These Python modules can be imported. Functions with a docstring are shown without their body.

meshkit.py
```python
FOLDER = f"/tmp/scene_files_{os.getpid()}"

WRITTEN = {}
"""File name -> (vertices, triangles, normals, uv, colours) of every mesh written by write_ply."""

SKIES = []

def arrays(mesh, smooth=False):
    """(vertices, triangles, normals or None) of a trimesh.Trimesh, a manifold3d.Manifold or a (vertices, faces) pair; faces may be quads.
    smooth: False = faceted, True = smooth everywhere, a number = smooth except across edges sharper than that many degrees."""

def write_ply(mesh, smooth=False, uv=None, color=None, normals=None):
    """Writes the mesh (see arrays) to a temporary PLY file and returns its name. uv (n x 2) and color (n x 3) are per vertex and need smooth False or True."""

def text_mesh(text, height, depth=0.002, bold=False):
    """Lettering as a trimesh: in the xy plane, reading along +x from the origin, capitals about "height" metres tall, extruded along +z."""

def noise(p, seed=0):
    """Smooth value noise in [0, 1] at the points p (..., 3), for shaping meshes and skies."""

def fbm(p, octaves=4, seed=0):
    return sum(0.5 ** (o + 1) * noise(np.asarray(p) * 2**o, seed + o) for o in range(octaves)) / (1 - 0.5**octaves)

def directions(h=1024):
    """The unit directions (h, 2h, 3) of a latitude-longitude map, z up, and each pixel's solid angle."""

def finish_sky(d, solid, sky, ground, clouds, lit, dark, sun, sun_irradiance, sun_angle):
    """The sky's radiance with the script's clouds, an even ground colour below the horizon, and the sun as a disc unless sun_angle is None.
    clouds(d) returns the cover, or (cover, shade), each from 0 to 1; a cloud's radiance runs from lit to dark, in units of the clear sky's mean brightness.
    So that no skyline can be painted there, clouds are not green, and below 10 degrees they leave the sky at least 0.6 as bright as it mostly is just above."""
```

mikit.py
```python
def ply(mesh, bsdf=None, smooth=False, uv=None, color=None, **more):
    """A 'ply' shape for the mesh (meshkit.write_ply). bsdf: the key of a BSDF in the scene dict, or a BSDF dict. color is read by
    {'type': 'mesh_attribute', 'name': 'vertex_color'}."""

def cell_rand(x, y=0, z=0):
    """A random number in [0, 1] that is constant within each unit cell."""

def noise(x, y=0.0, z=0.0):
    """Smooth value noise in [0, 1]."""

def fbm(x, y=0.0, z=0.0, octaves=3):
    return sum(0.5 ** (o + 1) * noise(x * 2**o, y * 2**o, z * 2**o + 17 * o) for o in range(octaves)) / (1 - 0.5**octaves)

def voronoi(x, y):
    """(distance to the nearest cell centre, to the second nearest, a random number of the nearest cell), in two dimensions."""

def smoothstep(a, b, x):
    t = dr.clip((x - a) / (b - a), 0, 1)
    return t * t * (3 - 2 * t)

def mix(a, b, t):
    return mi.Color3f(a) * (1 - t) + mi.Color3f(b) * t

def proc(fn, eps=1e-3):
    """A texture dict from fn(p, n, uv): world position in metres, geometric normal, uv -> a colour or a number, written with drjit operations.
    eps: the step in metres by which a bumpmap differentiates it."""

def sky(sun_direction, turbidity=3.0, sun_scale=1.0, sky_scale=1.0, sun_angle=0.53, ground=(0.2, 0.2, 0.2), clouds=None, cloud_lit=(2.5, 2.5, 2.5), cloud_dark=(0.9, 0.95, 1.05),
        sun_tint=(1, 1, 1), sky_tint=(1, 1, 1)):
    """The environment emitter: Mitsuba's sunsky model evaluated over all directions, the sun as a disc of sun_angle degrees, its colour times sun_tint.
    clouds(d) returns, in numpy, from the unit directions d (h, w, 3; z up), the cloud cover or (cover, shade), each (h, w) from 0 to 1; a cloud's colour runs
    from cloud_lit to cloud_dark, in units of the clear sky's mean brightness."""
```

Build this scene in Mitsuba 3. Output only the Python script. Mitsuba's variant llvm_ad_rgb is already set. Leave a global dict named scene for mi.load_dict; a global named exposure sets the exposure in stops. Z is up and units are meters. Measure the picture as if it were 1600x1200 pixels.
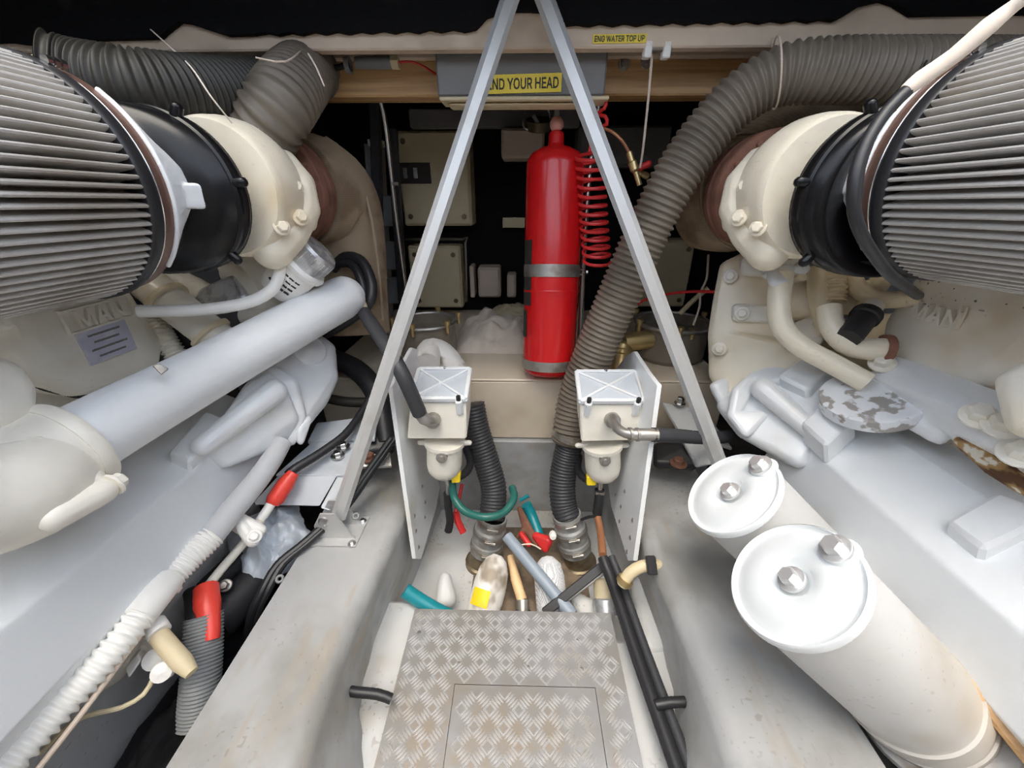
import math, random
import numpy as np, trimesh, drjit as dr, mitsuba as mi
import manifold3d as m3
from shapely.geometry import Polygon
import mikit, meshkit
from mikit import noise, fbm, smoothstep, mix, cell_rand

V = lambda a: np.array(a, float)
S4 = mi.ScalarTransform4f
scene, labels = {'type': 'scene'}, {}
random.seed(4)
rng = np.random.default_rng(4)

# ---------------------------------------------------------------- camera, sky, exposure
PITCH, YAW = math.radians(25.8), math.radians(1.29)
CAM = V([0, 0, 1.0])
fwd = V([-math.sin(YAW) * math.cos(PITCH), math.cos(YAW) * math.cos(PITCH), -math.sin(PITCH)])
scene['camera'] = {'type': 'perspective', 'fov': 2 * math.degrees(math.atan(800 / 600)), 'fov_axis': 'x', 'near_clip': .02, 'far_clip': 100,
                   'to_world': S4().look_at(origin=CAM.tolist(), target=(CAM + fwd).tolist(), up=[0, 0, 1])}
scene['sky'] = mikit.sky([-.05, -.30, .95], turbidity=6, sun_scale=.14, sun_angle=40, sky_scale=1.0, sun_tint=(.96, 1.0, 1.06), sky_tint=(1.0, 1.0, 1.0),
                         clouds=lambda d: np.full(d.shape[:2], .6), cloud_lit=(1.25, 1.25, 1.25), cloud_dark=(1, 1, 1))
exposure = 3.9

# ---------------------------------------------------------------- materials
def mat(key, base, rough=.5, metal=0., spec=.5, coat=0., bump=None, **kw):
    b = {'type': 'principled', 'roughness': rough, 'metallic': metal, 'specular': spec}
    b['base_color'] = mikit.proc(base) if callable(base) else {'type': 'rgb', 'value': list(base)}
    if coat: b['clearcoat'] = coat; b['clearcoat_gloss'] = .9
    b.update(kw)
    if bump: b = {'type': 'bumpmap', 'arbitrary': mikit.proc(bump[0], eps=bump[1]), 'scale': bump[2], 'bsdf': b}
    scene['mat_' + key] = {'type': 'twosided', 'bsdf': b}

def dirty(base, dirt, scale=9., lo=.5, hi=.85, speck=0.):
    def f(p, n, uv):
        d = smoothstep(lo, hi, fbm(p.x * scale, p.y * scale, p.z * scale, 4))
        c = mix(base, dirt, d * .8)
        if speck:
            s = smoothstep(.82, .88, noise(p.x * 170, p.y * 170, p.z * 170)) * smoothstep(.45, .7, noise(p.x * 8, p.y * 8, p.z * 8 + 5)) * speck
            c = mix(c, (.12, .08, .05), s)
        return c
    return f

mat('sheetgrey', (.5, .5, .5), .5)
mat('white', dirty((.70, .72, .73), (.60, .57, .50), 7, .6, .95, 0), .3, coat=.25)
mat('cream', dirty((.70, .60, .42), (.55, .45, .30), 9, .5, .85, .5), .4)
mat('creamwarm', dirty((.76, .69, .55), (.60, .48, .30), 7, .55, .9, .1), .35, coat=.2)
mat('creamclean', dirty((.73, .70, .62), (.62, .54, .40), 8, .55, .9, .1), .33, coat=.2)
mat('oilcream', dirty((.74, .70, .62), (.50, .36, .18), 5, .5, .75, .9), .35, coat=.2)
mat('canister', dirty((.55, .55, .54), (.40, .34, .26), 5, .45, .8, .15), .4)
mat('stepcream', dirty((.64, .55, .43), (.46, .38, .28), 5, .4, .8, 0), .45)
mat('greytape', (.50, .51, .52), .6)
mat('lidgrey', (.50, .54, .58), .4)
mat('coupling', dirty((.34, .345, .34), (.22, .20, .17), 30, .4, .75), .45, metal=.3)
def peelf(p, n, uv):
    a = fbm(p.x * 40, p.y * 40, p.z * 40, 4)
    return mix((.70, .72, .74), (.33, .31, .29), smoothstep(.52, .60, a))
mat('peel', peelf, .45)
mat('filterwhite', dirty((.68, .71, .715), (.70, .69, .66), 9, .65, .95, 0), .28, coat=.3)

def gel(p, n, uv):
    a = fbm(p.x * 9, p.y * 9, p.z * 9, 5)
    s = fbm(p.x * 40, p.y * 9, p.z * 25, 3)
    c = mix((.375, .38, .38), (.26, .255, .24), smoothstep(.38, .75, a))
    c = mix(c, (.33, .28, .21), smoothstep(.55, .8, s) * .5)
    sp = smoothstep(.86, .90, noise(p.x * 190, p.y * 190, p.z * 190)) * smoothstep(.5, .7, noise(p.x * 12 + 3, p.y * 12, p.z * 12))
    return mix(c, (.18, .15, .12), sp * .35)
mat('gelcoat', gel, .5, spec=.35)
mat('gelwhite', dirty((.52, .525, .52), (.38, .35, .30), 7, .5, .85, .3), .4)
mat('floorshade', dirty((.16, .155, .15), (.07, .06, .05), 8, .4, .7), .5)  # floor colour kept dark to stand in for shade outside the bearers
mat('strainer', dirty((.20, .17, .13), (.12, .10, .08), 9, .4, .8), .4)
mat('brightsteel', (.78, .78, .77), .42, metal=.75)
mat('blackwall', (.012, .012, .012), .9, spec=.1)
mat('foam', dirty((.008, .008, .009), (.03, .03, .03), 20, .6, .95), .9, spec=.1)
mat('board', dirty((.66, .54, .42), (.45, .36, .27), 8, .5, .85), .6)

def woodf(p, n, uv):
    g = fbm(p.x * 5, p.y * 60, p.z * 90, 4)
    return mix((.58, .36, .17), (.42, .24, .10), smoothstep(.35, .7, g))
mat('wood', woodf, .5)
mat('alu', dirty((.54, .54, .53), (.45, .43, .40), 14, .55, .9), .38, metal=.35)
mat('steel', (.62, .61, .59), .25, metal=1.)
mat('dullsteel', dirty((.42, .40, .37), (.24, .20, .16), 30, .45, .8), .42, metal=.8)
mat('greypaint', (.50, .53, .56), .45)

def treadf(p, n, uv):
    a = fbm(p.x * 9, p.y * 9, 3.0, 4)
    b = fbm(p.x * 30, p.y * 30, 8.0, 3)
    near = smoothstep(.52, .30, p.y)
    c = mix((.36, .36, .365), (.30, .29, .27), smoothstep(.35, .7, a))
    c = mix(c, (.34, .26, .18), smoothstep(.5, .75, b * .6 + a * .45) * near * .55)
    return c
mat('tread', treadf, .42, metal=.55)
mat('treadbar', dirty((.56, .56, .56), (.46, .43, .39), 9, .45, .8), .33, metal=.5)
mat('rubber', (.018, .018, .02), .42)
mat('bootblack', (.005, .005, .006), .27, spec=.35)
mat('blackplastic', (.02, .02, .022), .5)
mat('hoseshade', (.030, .027, .021), .55)  # hose colour with the shadow under the beam painted in
mat('hosegrey', dirty((.175, .145, .112), (.10, .082, .062), 12, .45, .8), .5)
mat('hoseblack', (.035, .036, .04), .5)
mat('pleat', dirty((.54, .52, .49), (.33, .29, .24), 8, .45, .8), .42, metal=.35)
mat('band', (.19, .11, .085), .35, metal=.5)
mat('red', dirty((.56, .008, .010), (.45, .008, .010), 9), .25, spec=.4, coat=.5)
mat('redrubber', (.60, .03, .03), .4)
mat('redsleeve', (.75, .06, .04), .35)
mat('rust', dirty((.22, .10, .065), (.12, .055, .035), 25, .4, .75), .8)
def flake(p, n, uv):
    a = fbm(p.x * 45, p.y * 45, p.z * 45, 4)
    c = mix((.10, .045, .02), (.36, .22, .09), smoothstep(.4, .6, a))
    return mix(c, (.66, .62, .52), smoothstep(.62, .68, a))
mat('rustflake', flake, .8)

def wrapf(p, n, uv):
    a = fbm(p.x * 12, p.y * 12, p.z * 12, 4)
    w = .5 + .5 * dr.sin(p.z * 1500)
    w2 = .5 + .5 * dr.sin((p.x + p.y) * 1500)
    c = mix((.40, .31, .21), (.24, .17, .11), smoothstep(.4, .7, a))
    return c * (.8 + .25 * w * w2)
mat('wrap', wrapf, .9, spec=.1)
mat('brass', (.55, .42, .20), .35, metal=.8)
mat('bronze', dirty((.20, .16, .10), (.11, .08, .05), 30, .4, .7), .4, metal=.6)
mat('yellow', (.85, .62, .02), .45)
mat('labelyellow', (.80, .62, .06), .5)
mat('ink', (.03, .025, .02), .6)
mat('teal', (.01, .22, .26), .35)
mat('greenhose', (.02, .12, .10), .35)
mat('pvcgrey', (.26, .31, .37), .4)
mat('greycond', (.22, .23, .23), .5)
mat('boxgrey', (.17, .165, .16), .5)
mat('boxcream', (.60, .51, .33), .5)
mat('salmon', (.72, .36, .30), .35)
mat('engineshade', dirty((.13, .125, .115), (.07, .055, .045), 8, .4, .7), .6)  # engine paint darkened so the block reads as shade between the parts
mat('boxpink', (.58, .48, .39), .5)
mat('cloth', dirty((.70, .60, .50), (.58, .50, .42), 15), .9, spec=.1)
mat('plastic_bag', (.50, .55, .60), .18, spec=.6)
mat('lilac', dirty((.46, .46, .56), (.56, .56, .60), 40, .45, .7), .5)
mat('copper', (.45, .20, .10), .5, metal=.5)
mat('foil', dirty((.62, .63, .64), (.35, .35, .36), 60, .4, .65), .35, metal=.6)
mat('amber', (.50, .40, .25), .4)
mat('whiteplastic', (.80, .79, .75), .35)
mat('tan', (.72, .50, .27), .45)
def oldbottle(p, n, uv):
    a = fbm(p.x * 25, p.y * 25, p.z * 25, 3)
    return mix((.72, .70, .66), (.30, .25, .19), smoothstep(.5, .75, a))
mat('oldbottle', oldbottle, .5)
def meshy(p, n, uv):
    w = dr.sin((p.x + p.z) * 900) * dr.sin((p.x - p.z + p.y) * 900)
    return mix((.70, .71, .73), (.35, .36, .38), smoothstep(.1, .5, w))
mat('meshwrap', meshy, .6)
mat('bilgedirt', dirty((.22, .17, .12), (.08, .06, .045), 30, .35, .7), .5)

# ---------------------------------------------------------------- mesh helpers
unit = lambda v: np.asarray(v, float) / (np.linalg.norm(v) + 1e-12)
cat_ = trimesh.util.concatenate

def tm(man):
    m = man.to_mesh()
    return trimesh.Trimesh(m.vert_properties[:, :3], m.tri_verts, process=False)

def spline(pts, step=.012):
    p = np.asarray(pts, float)
    if len(p) == 2:
        n = max(2, int(np.linalg.norm(p[1] - p[0]) / step))
        return p[0] + (p[1] - p[0]) * np.linspace(0, 1, n)[:, None], np.linspace(0, 1, n)
    q = np.vstack([2 * p[0] - p[1], p, 2 * p[-1] - p[-2]])
    out, par = [], []
    for i in range(1, len(q) - 2):
        a, b, c, d = q[i - 1:i + 3]
        n = max(2, int(np.linalg.norm(c - b) / step))
        for t in np.linspace(0, 1, n, endpoint=False):
            out.append(.5 * (2 * b + (c - a) * t + (2 * a - 5 * b + 4 * c - d) * t * t + (3 * b - a - 3 * c + d) * t ** 3))
            par.append(i - 1 + t)
    out.append(p[-1]); par.append(len(p) - 1)
    return np.array(out), np.array(par) / (len(p) - 1)

def resample(p, n):
    s = np.r_[0, np.cumsum(np.linalg.norm(np.diff(p, axis=0), axis=1))]
    u = np.linspace(0, s[-1], n)
    return np.stack([np.interp(u, s, p[:, k]) for k in range(3)], 1), u, s[-1]

def sweep(p, r, n=16, caps=True, squash=None):
    """A tube along the points p with the radii r."""
    p = np.asarray(p, float); r = np.broadcast_to(r, (len(p),))
    t = np.gradient(p, axis=0); t /= np.linalg.norm(t, axis=1, keepdims=True) + 1e-12
    a = np.zeros_like(p); x = np.cross(t[0], [0, 0, 1.]) if abs(t[0][2]) < .9 else np.cross(t[0], [1., 0, 0])
    for i in range(len(p)):
        x = x - t[i] * (x @ t[i]); x = unit(x); a[i] = x
    b = np.cross(t, a)
    g = np.arange(n) * 2 * np.pi / n
    v = (p[:, None] + r[:, None, None] * (np.cos(g)[None, :, None] * a[:, None] + np.sin(g)[None, :, None] * b[:, None])).reshape(-1, 3)
    i, j = np.meshgrid(np.arange(len(p) - 1), np.arange(n), indexing='ij')
    q = np.stack([i * n + j, i * n + (j + 1) % n, (i + 1) * n + (j + 1) % n, (i + 1) * n + j], -1).reshape(-1, 4)
    f = np.vstack([q[:, [0, 1, 2]], q[:, [0, 2, 3]]])
    if caps:
        k = len(v); v = np.vstack([v, p[0], p[-1]])
        jj = np.arange(n); e = (len(p) - 1) * n
        f = np.vstack([f, np.stack([np.full(n, k), (jj + 1) % n, jj], 1), np.stack([np.full(n, k + 1), e + jj, e + (jj + 1) % n], 1)])
    return trimesh.Trimesh(v, f, process=False)

def tube(pts, r, n=14, step=.012):
    p, par = spline(pts, step)
    if np.ndim(r): r = np.interp(par, np.linspace(0, 1, len(r)), r)
    return sweep(p, r, n)

def corr(pts, r, amp=.004, pitch=.012, n=30, k=6):
    p, par = spline(pts, .006)
    L = np.linalg.norm(np.diff(p, axis=0), axis=1).sum()
    q, u, L = resample(p, max(8, int(L / pitch * k)))
    rr = np.interp(u / L, np.linspace(0, 1, len(r)), r) if np.ndim(r) else r
    return sweep(q, rr + amp * np.cos(2 * np.pi * u / pitch), n)

def frame(axis, ref=(0, 0, 1)):
    z = unit(axis); r = V(ref)
    if abs(z @ r) > .95: r = V([1, 0, 0])
    x = unit(np.cross(r, z)); return np.stack([x, np.cross(z, x), z], 1)

def lathe(prof, o, axis, n=44, a0=0., a1=360., ref=(0, 0, 1)):
    """profile of (r, h) turned about the axis through o."""
    pr = np.asarray(prof, float); full = abs(a1 - a0) >= 359.9
    g = np.radians(np.linspace(a0, a1, n + 1)); g = g[:-1] if full else g
    R = frame(axis, ref); m = len(g)
    loc = np.stack([pr[:, None, 0] * np.cos(g), pr[:, None, 0] * np.sin(g), np.repeat(pr[:, 1:2], m, 1)], -1)
    v = loc.reshape(-1, 3) @ R.T + o
    i, j = np.meshgrid(np.arange(len(pr) - 1), np.arange(m if full else m - 1), indexing='ij')
    q = np.stack([i * m + j, i * m + (j + 1) % m, (i + 1) * m + (j + 1) % m, (i + 1) * m + j], -1).reshape(-1, 4)
    t = trimesh.Trimesh(v, np.vstack([q[:, [0, 1, 2]], q[:, [0, 2, 3]]]), process=False)
    ok = t.area_faces > 1e-12
    t.update_faces(ok); t.remove_unreferenced_vertices()
    return t

def ring(o, axis, R, r, n=48, m=10, arc=(0, 360)):
    g = np.linspace(0, 2 * np.pi, m + 1)
    return lathe(np.stack([R + r * np.cos(g), r * np.sin(g)], 1), o, axis, n, *arc)

SPH = trimesh.creation.icosphere(subdivisions=1).vertices
def hull(pts, r):
    pts = np.atleast_2d(pts); r = np.broadcast_to(r, (len(pts),))
    c = np.vstack([p + SPH * max(x, 1e-4) for p, x in zip(pts, r)])
    return m3.Manifold.hull_points(c.astype(np.float64))

def rhull(pts, r): return tm(hull(pts, r))

def cast(parts, edge=.012, it=12):
    """Hulls of balls joined and smoothed like a casting."""
    M = m3.Manifold.batch_boolean([hull(p, r) for p, r in parts], m3.OpType.Add)
    t = tm(M.refine_to_length(edge))
    t.merge_vertices()
    trimesh.smoothing.filter_taubin(t, lamb=.5, nu=.52, iterations=it)
    return t

def box8(a, b, c, d, off, ch=.003):
    """A solid from the quad a b c d and the depth vector off, with chamfered edges."""
    q = np.array([a, b, c, d, a + off, b + off, c + off, d + off]); nb = {0: (1, 3, 4), 1: (0, 2, 5), 2: (1, 3, 6), 3: (2, 0, 7), 4: (5, 7, 0), 5: (4, 6, 1), 6: (5, 7, 2), 7: (6, 4, 3)}
    pts = []
    for i in range(8):
        e = [unit(q[j] - q[i]) * min(ch, .4 * np.linalg.norm(q[j] - q[i])) for j in nb[i]]
        pts += [q[i] + e[0] + e[1], q[i] + e[1] + e[2], q[i] + e[0] + e[2]]
    return tm(m3.Manifold.hull_points(np.array(pts)))

def abox(lo, hi, ch=.003):
    (x0, y0, z0), (x1, y1, z1) = np.minimum(lo, hi), np.maximum(lo, hi)
    return box8(V([x0, y0, z0]), V([x1, y0, z0]), V([x1, y0, z1]), V([x0, y0, z1]), V([0, y1 - y0, 0]), ch)

def ybox(a, b, depth, ch=.004):
    """Box between the top left and bottom right front corners a, b, going back by depth."""
    y = .5 * (a[1] + b[1])
    return abox([a[0], y, b[2]], [b[0], y + depth, a[2]], ch)

def bar(p0, p1, w, h, ref=(0, 0, 1), ch=.003):
    d = p1 - p0; x = unit(np.cross(d, ref)) * w / 2; y = unit(np.cross(x, d)) * h / 2
    return box8(p0 - x - y, p0 + x - y, p0 + x + y, p0 - x + y, d, ch)

def slab(poly, o, ex, ey, thick, holes=()):
    """A flat plate: polygon in the plane (o, ex, ey), extruded along ex x ey."""
    m = trimesh.creation.extrude_polygon(Polygon(poly, holes), thick, engine='earcut')
    T = np.eye(4); T[:3, 0], T[:3, 1], T[:3, 2], T[:3, 3] = ex, ey, np.cross(ex, ey), o
    m.apply_transform(T); return m

def text(s, o, ex, ey, h, depth=.0012, bold=False, center=True):
    m = meshkit.text_mesh(s, h, depth, bold)
    if center: m.apply_translation([-m.bounds[:, 0].mean(), -m.bounds[:, 1].mean(), 0])
    T = np.eye(4); T[:3, 0], T[:3, 1], T[:3, 2], T[:3, 3] = ex, ey, np.cross(ex, ey), o
    m.apply_transform(T); return m

def hexbolt(o, axis, r=.009, h=.008, washer=True):
    a = unit(axis); parts = [lathe([(0, h), (r * .8, h), (r, h * .8), (r, 0), (0, 0)], o + a * (.0025 if washer else 0), a, 6)]
    if washer: parts.append(lathe([(0, .0025), (r * 1.35, .0025), (r * 1.5, .0015), (r * 1.5, -.002), (0, -.002)], o, a, 20))
    return cat_(parts)

# ---------------------------------------------------------------- scene bookkeeping
def numbered(k):
    if k not in labels and k not in scene: return k
    i = 1
    while f'{k}_{i:03d}' in labels or f'{k}_{i:03d}' in scene: i += 1
    return f'{k}_{i:03d}'

def T(name, label, category, group=None):
    k = numbered(name); labels[k] = {'label': label, 'category': category}
    if group: labels[k]['group'] = group
    return k

def A(parent, part, mesh, m, smooth=32, label=None, kind=None):
    k = numbered(parent + '__' + part)
    if isinstance(mesh, m3.Manifold): mesh = tm(mesh)
    if isinstance(mesh, list): mesh = cat_(mesh)
    scene[k] = mikit.ply(mesh, 'mat_' + m, smooth=smooth)
    if label or kind: labels[k] = {**({'label': label} if label else {}), **({'kind': kind} if kind else {})}
    return k

def O(name, mesh, m, label, category, group=None, smooth=32):
    k = T(name, label, category, group)
    if isinstance(mesh, list): mesh = cat_(mesh)
    scene[k] = mikit.ply(mesh, 'mat_' + m, smooth=smooth)
    return k

def ST(name, mesh, m, smooth=32, label=None):
    scene[name] = mikit.ply(cat_(mesh) if isinstance(mesh, list) else mesh, 'mat_' + m, smooth=smooth)
    labels[name] = {'kind': 'structure', **({'label': label} if label else {})}

def bolts(parent, pts, axis, r=.008, m='steel', name='bolt', h=.007):
    for p in np.atleast_2d(pts): A(parent, name, hexbolt(p, axis, r, h), m)

def clamp(o, axis, R, w=.012):
    """Hose clamp band with its screw housing."""
    h = w / 2; F_ = frame(axis); s = o + F_[:, 0] * (R + .004)
    return cat_([lathe([(R, -h), (R + .0018, -h), (R + .0018, h), (R, h), (R, -h)], o, axis, 40), bar(s - F_[:, 1] * .012, s + F_[:, 1] * .012, .008, .008, axis, .001),
                 lathe([(0, .005), (.005, .005), (.005, -.004), (0, -.004)], s + F_[:, 1] * .015, F_[:, 1], 8)])

# ---------------------------------------------------------------- the setting
ST('floor', abox([-1.3, -1.2, -.06], [1.3, 2.0, 0]), 'floorshade')
ST('wall_back', abox([-1.3, 1.84, 0], [1.3, 1.9, 1.45]), 'blackwall')
ST('wall_left', abox([-1.36, -1.2, 0], [-1.3, 1.9, 1.45]), 'sheetgrey')
ST('wall_right', abox([1.3, -1.2, 0], [1.36, 1.9, 1.45]), 'sheetgrey')
ST('wall_front', abox([-1.3, -1.26, 0], [1.3, -1.2, 1.45]), 'board')
hx0, hx1, hy0, hy1 = -.84, .84, -.98, .64
deck = Polygon([(-1.36, -1.26), (1.36, -1.26), (1.36, 1.9), (-1.36, 1.9)], [[(hx0, hy0), (hx1, hy0), (hx1, hy1), (hx0, hy1)]])
dk = trimesh.creation.extrude_polygon(deck, .05, engine='earcut'); dk.apply_translation([0, 0, 1.42])
ST('ceiling', dk, 'blackwall', False)

# raised step across the aft end of the bilge, with its lower panel
k = T('transom_step', 'white moulded step across the bilge behind the fuel filters', 'step')
A(k, 'step_top', abox([-.62, 1.04, .504], [.62, 1.835, .512], .003), 'stepcream')
A(k, 'front_panel', abox([-.62, 1.042, .302], [.62, 1.09, .503], .003), 'stepcream')
A(k, 'lower_panel', abox([-.62, 1.03, .0], [.62, 1.10, .298], .004), 'gelcoat')

O('bilge_well', abox([-.33, -.3, .0], [.33, 1.03, .006], .002), 'gelwhite', 'white moulded bottom of the bilge well between the bearers', 'bilge well')
# engine bearers: lofted moulded stringers
def loft(sections, n=7, rad=.035):
    """sections: (y, x_inner_base, z_base, x_inner_top, z_top, x_outer); inner top edge rounded."""
    rows = []
    for y, xb, zb, xt, zt, xo in sections:
        s = np.sign(xo - xt); a = V([xt, zt - rad]); c = V([xt + s * rad, zt])
        arc = [V([xt + s * rad - s * rad * math.cos(g), zt - rad + rad * math.sin(g)]) for g in np.linspace(0, math.pi / 2, n)]
        side = [V([xb, zb]) * (1 - q) + a * q for q in (0, .06, .3, .7)]
        top = [c * (1 - q) + V([xo, zt]) * q for q in (.33, .66, 1)]
        rows.append([(x, y, z) for x, z in side + arc + top + [V([xo, zb])]])
    R = np.array(rows); h, w = R.shape[:2]
    i, j = np.meshgrid(np.arange(h - 1), np.arange(w), indexing='ij')
    q = np.stack([i * w + j, i * w + (j + 1) % w, (i + 1) * w + (j + 1) % w, (i + 1) * w + j], -1).reshape(-1, 4)
    f = np.vstack([q[:, [0, 1, 2]], q[:, [0, 2, 3]]])
    e = (h - 1) * w
    caps = [[0, j + 1, j] for j in range(1, w - 1)] + [[e, e + j, e + j + 1] for j in range(1, w - 1)]
    m = trimesh.Trimesh(R.reshape(-1, 3), np.vstack([f, caps]), process=True)
    m.fix_normals()
    return m

for s, nm, lab in ((-1, 'engine_bearer', 'long white moulded engine bearer on the left of the chequer plate'), (1, 'engine_bearer', 'long white moulded engine bearer under the oil filters right of the chequer plate')):
    xo = .478 if s < 0 else .505
    secs = [(-.3, .17, 0, .285, .30, xo), (.1, .17, 0, .285, .30, xo), (.2, .185, 0, .287, .30, xo), (.27, .205, 0, .292, .30, xo), (.32, .24, 0, .298, .30, xo), (.37, .285, 0, .302, .30, xo), (.42, .31, 0, .302, .30, xo),
            (.5, .325, 0, .297, .30, xo), (.62, .318, 0, .288, .30, xo), (.75, .30, 0, .285, .30, xo), (.9, .285, 0, .285, .30, xo), (1.028, .275, 0, .285, .30, xo)]
    m = loft([(y, s * a, b, s * c, d, s * e) for y, a, b, c, d, e in secs])
    O(nm, m, 'gelcoat', lab, 'engine bearer', smooth=40)

# shelves between the chequer plate and the bearers
for s, lab in ((-1, 'narrow white ledge between left bearer and chequer plate'), (1, 'narrow white ledge between right bearer and chequer plate')):
    k = O('side_ledge', abox([s * .2, -.25, .0], [s * .36, .60 if s < 0 else .52, .135], .012), 'gelwhite', lab, 'ledge')
    b = T('ledge_pipe', f'short black pipe crossing the {"left" if s < 0 else "right"} ledge beside the chequer plate', 'pipe')
    if s < 0: A(b, 'pipe', tube(V([[-.313,.375,.205],[-.287,.374,.201],[-.250,.373,.198],[-.225,.370,.190]]), .0085), 'rubber')
    else: A(b, 'pipe', tube(V([[.246,.370,.192],[.269,.373,.196],[.303,.374,.198],[.341,.376,.199]]), .0085), 'rubber')

# chequer plate over the bilge with an inset hatch
PZ = .164
k = T('chequer_plate', 'aluminium five-bar chequer plate walkway over the bilge', 'floor plate')
x0, x1, ya, yb = -.232, .208, -.18, .556
hxa, hxb, hyb = -.118, .148, .408
outer = [(x0, ya), (x1, ya), (x1, yb), (x0, yb)]
A(k, 'plate', slab(outer, V([0, 0, PZ - .006]), V([1, 0, 0]), V([0, 1, 0]), .006, [[(hxa - .0012, -.12), (hxb + .0012, -.12), (hxb + .0012, hyb + .0012), (hxa - .0012, hyb + .0012)]]), 'tread', False)
hk = A(k, 'inset_hatch', slab([(hxa, -.1188), (hxb, -.1188), (hxb, hyb), (hxa, hyb)], V([0, 0, PZ - .006]), V([1, 0, 0]), V([0, 1, 0]), .006), 'tread', False, label='dirt-stained square hatch panel let into the plate')
A(k, 'backing', abox([x0 + .01, ya, PZ - .03], [x1 - .01, yb - .01, PZ - .0065], .002), 'alu')
lens = []
def lensbar(cx, cy, ang, L=.0112, W=.0019, H=.0019):
    c, s = math.cos(ang), math.sin(ang)
    pts = [(-L, 0, 0), (-L * .5, -W * .85, 0), (0, -W, 0), (L * .5, -W * .85, 0), (L, 0, 0), (L * .5, W * .85, 0), (0, W, 0), (-L * .5, W * .85, 0), (-L * .6, 0, H), (0, 0, H * 1.15), (L * .6, 0, H)]
    v = np.array([(cx + x * c - y * s, cy + x * s + y * c, PZ + z) for x, y, z in pts])
    f = [(0, 1, 8), (1, 2, 9), (1, 9, 8), (2, 3, 9), (3, 10, 9), (3, 4, 10), (4, 5, 10), (5, 9, 10), (5, 6, 9), (6, 7, 9), (7, 8, 9), (7, 0, 8)]
    return v, f
vs, fs, hv, hf = [], [], [], []
pit = .0262
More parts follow.
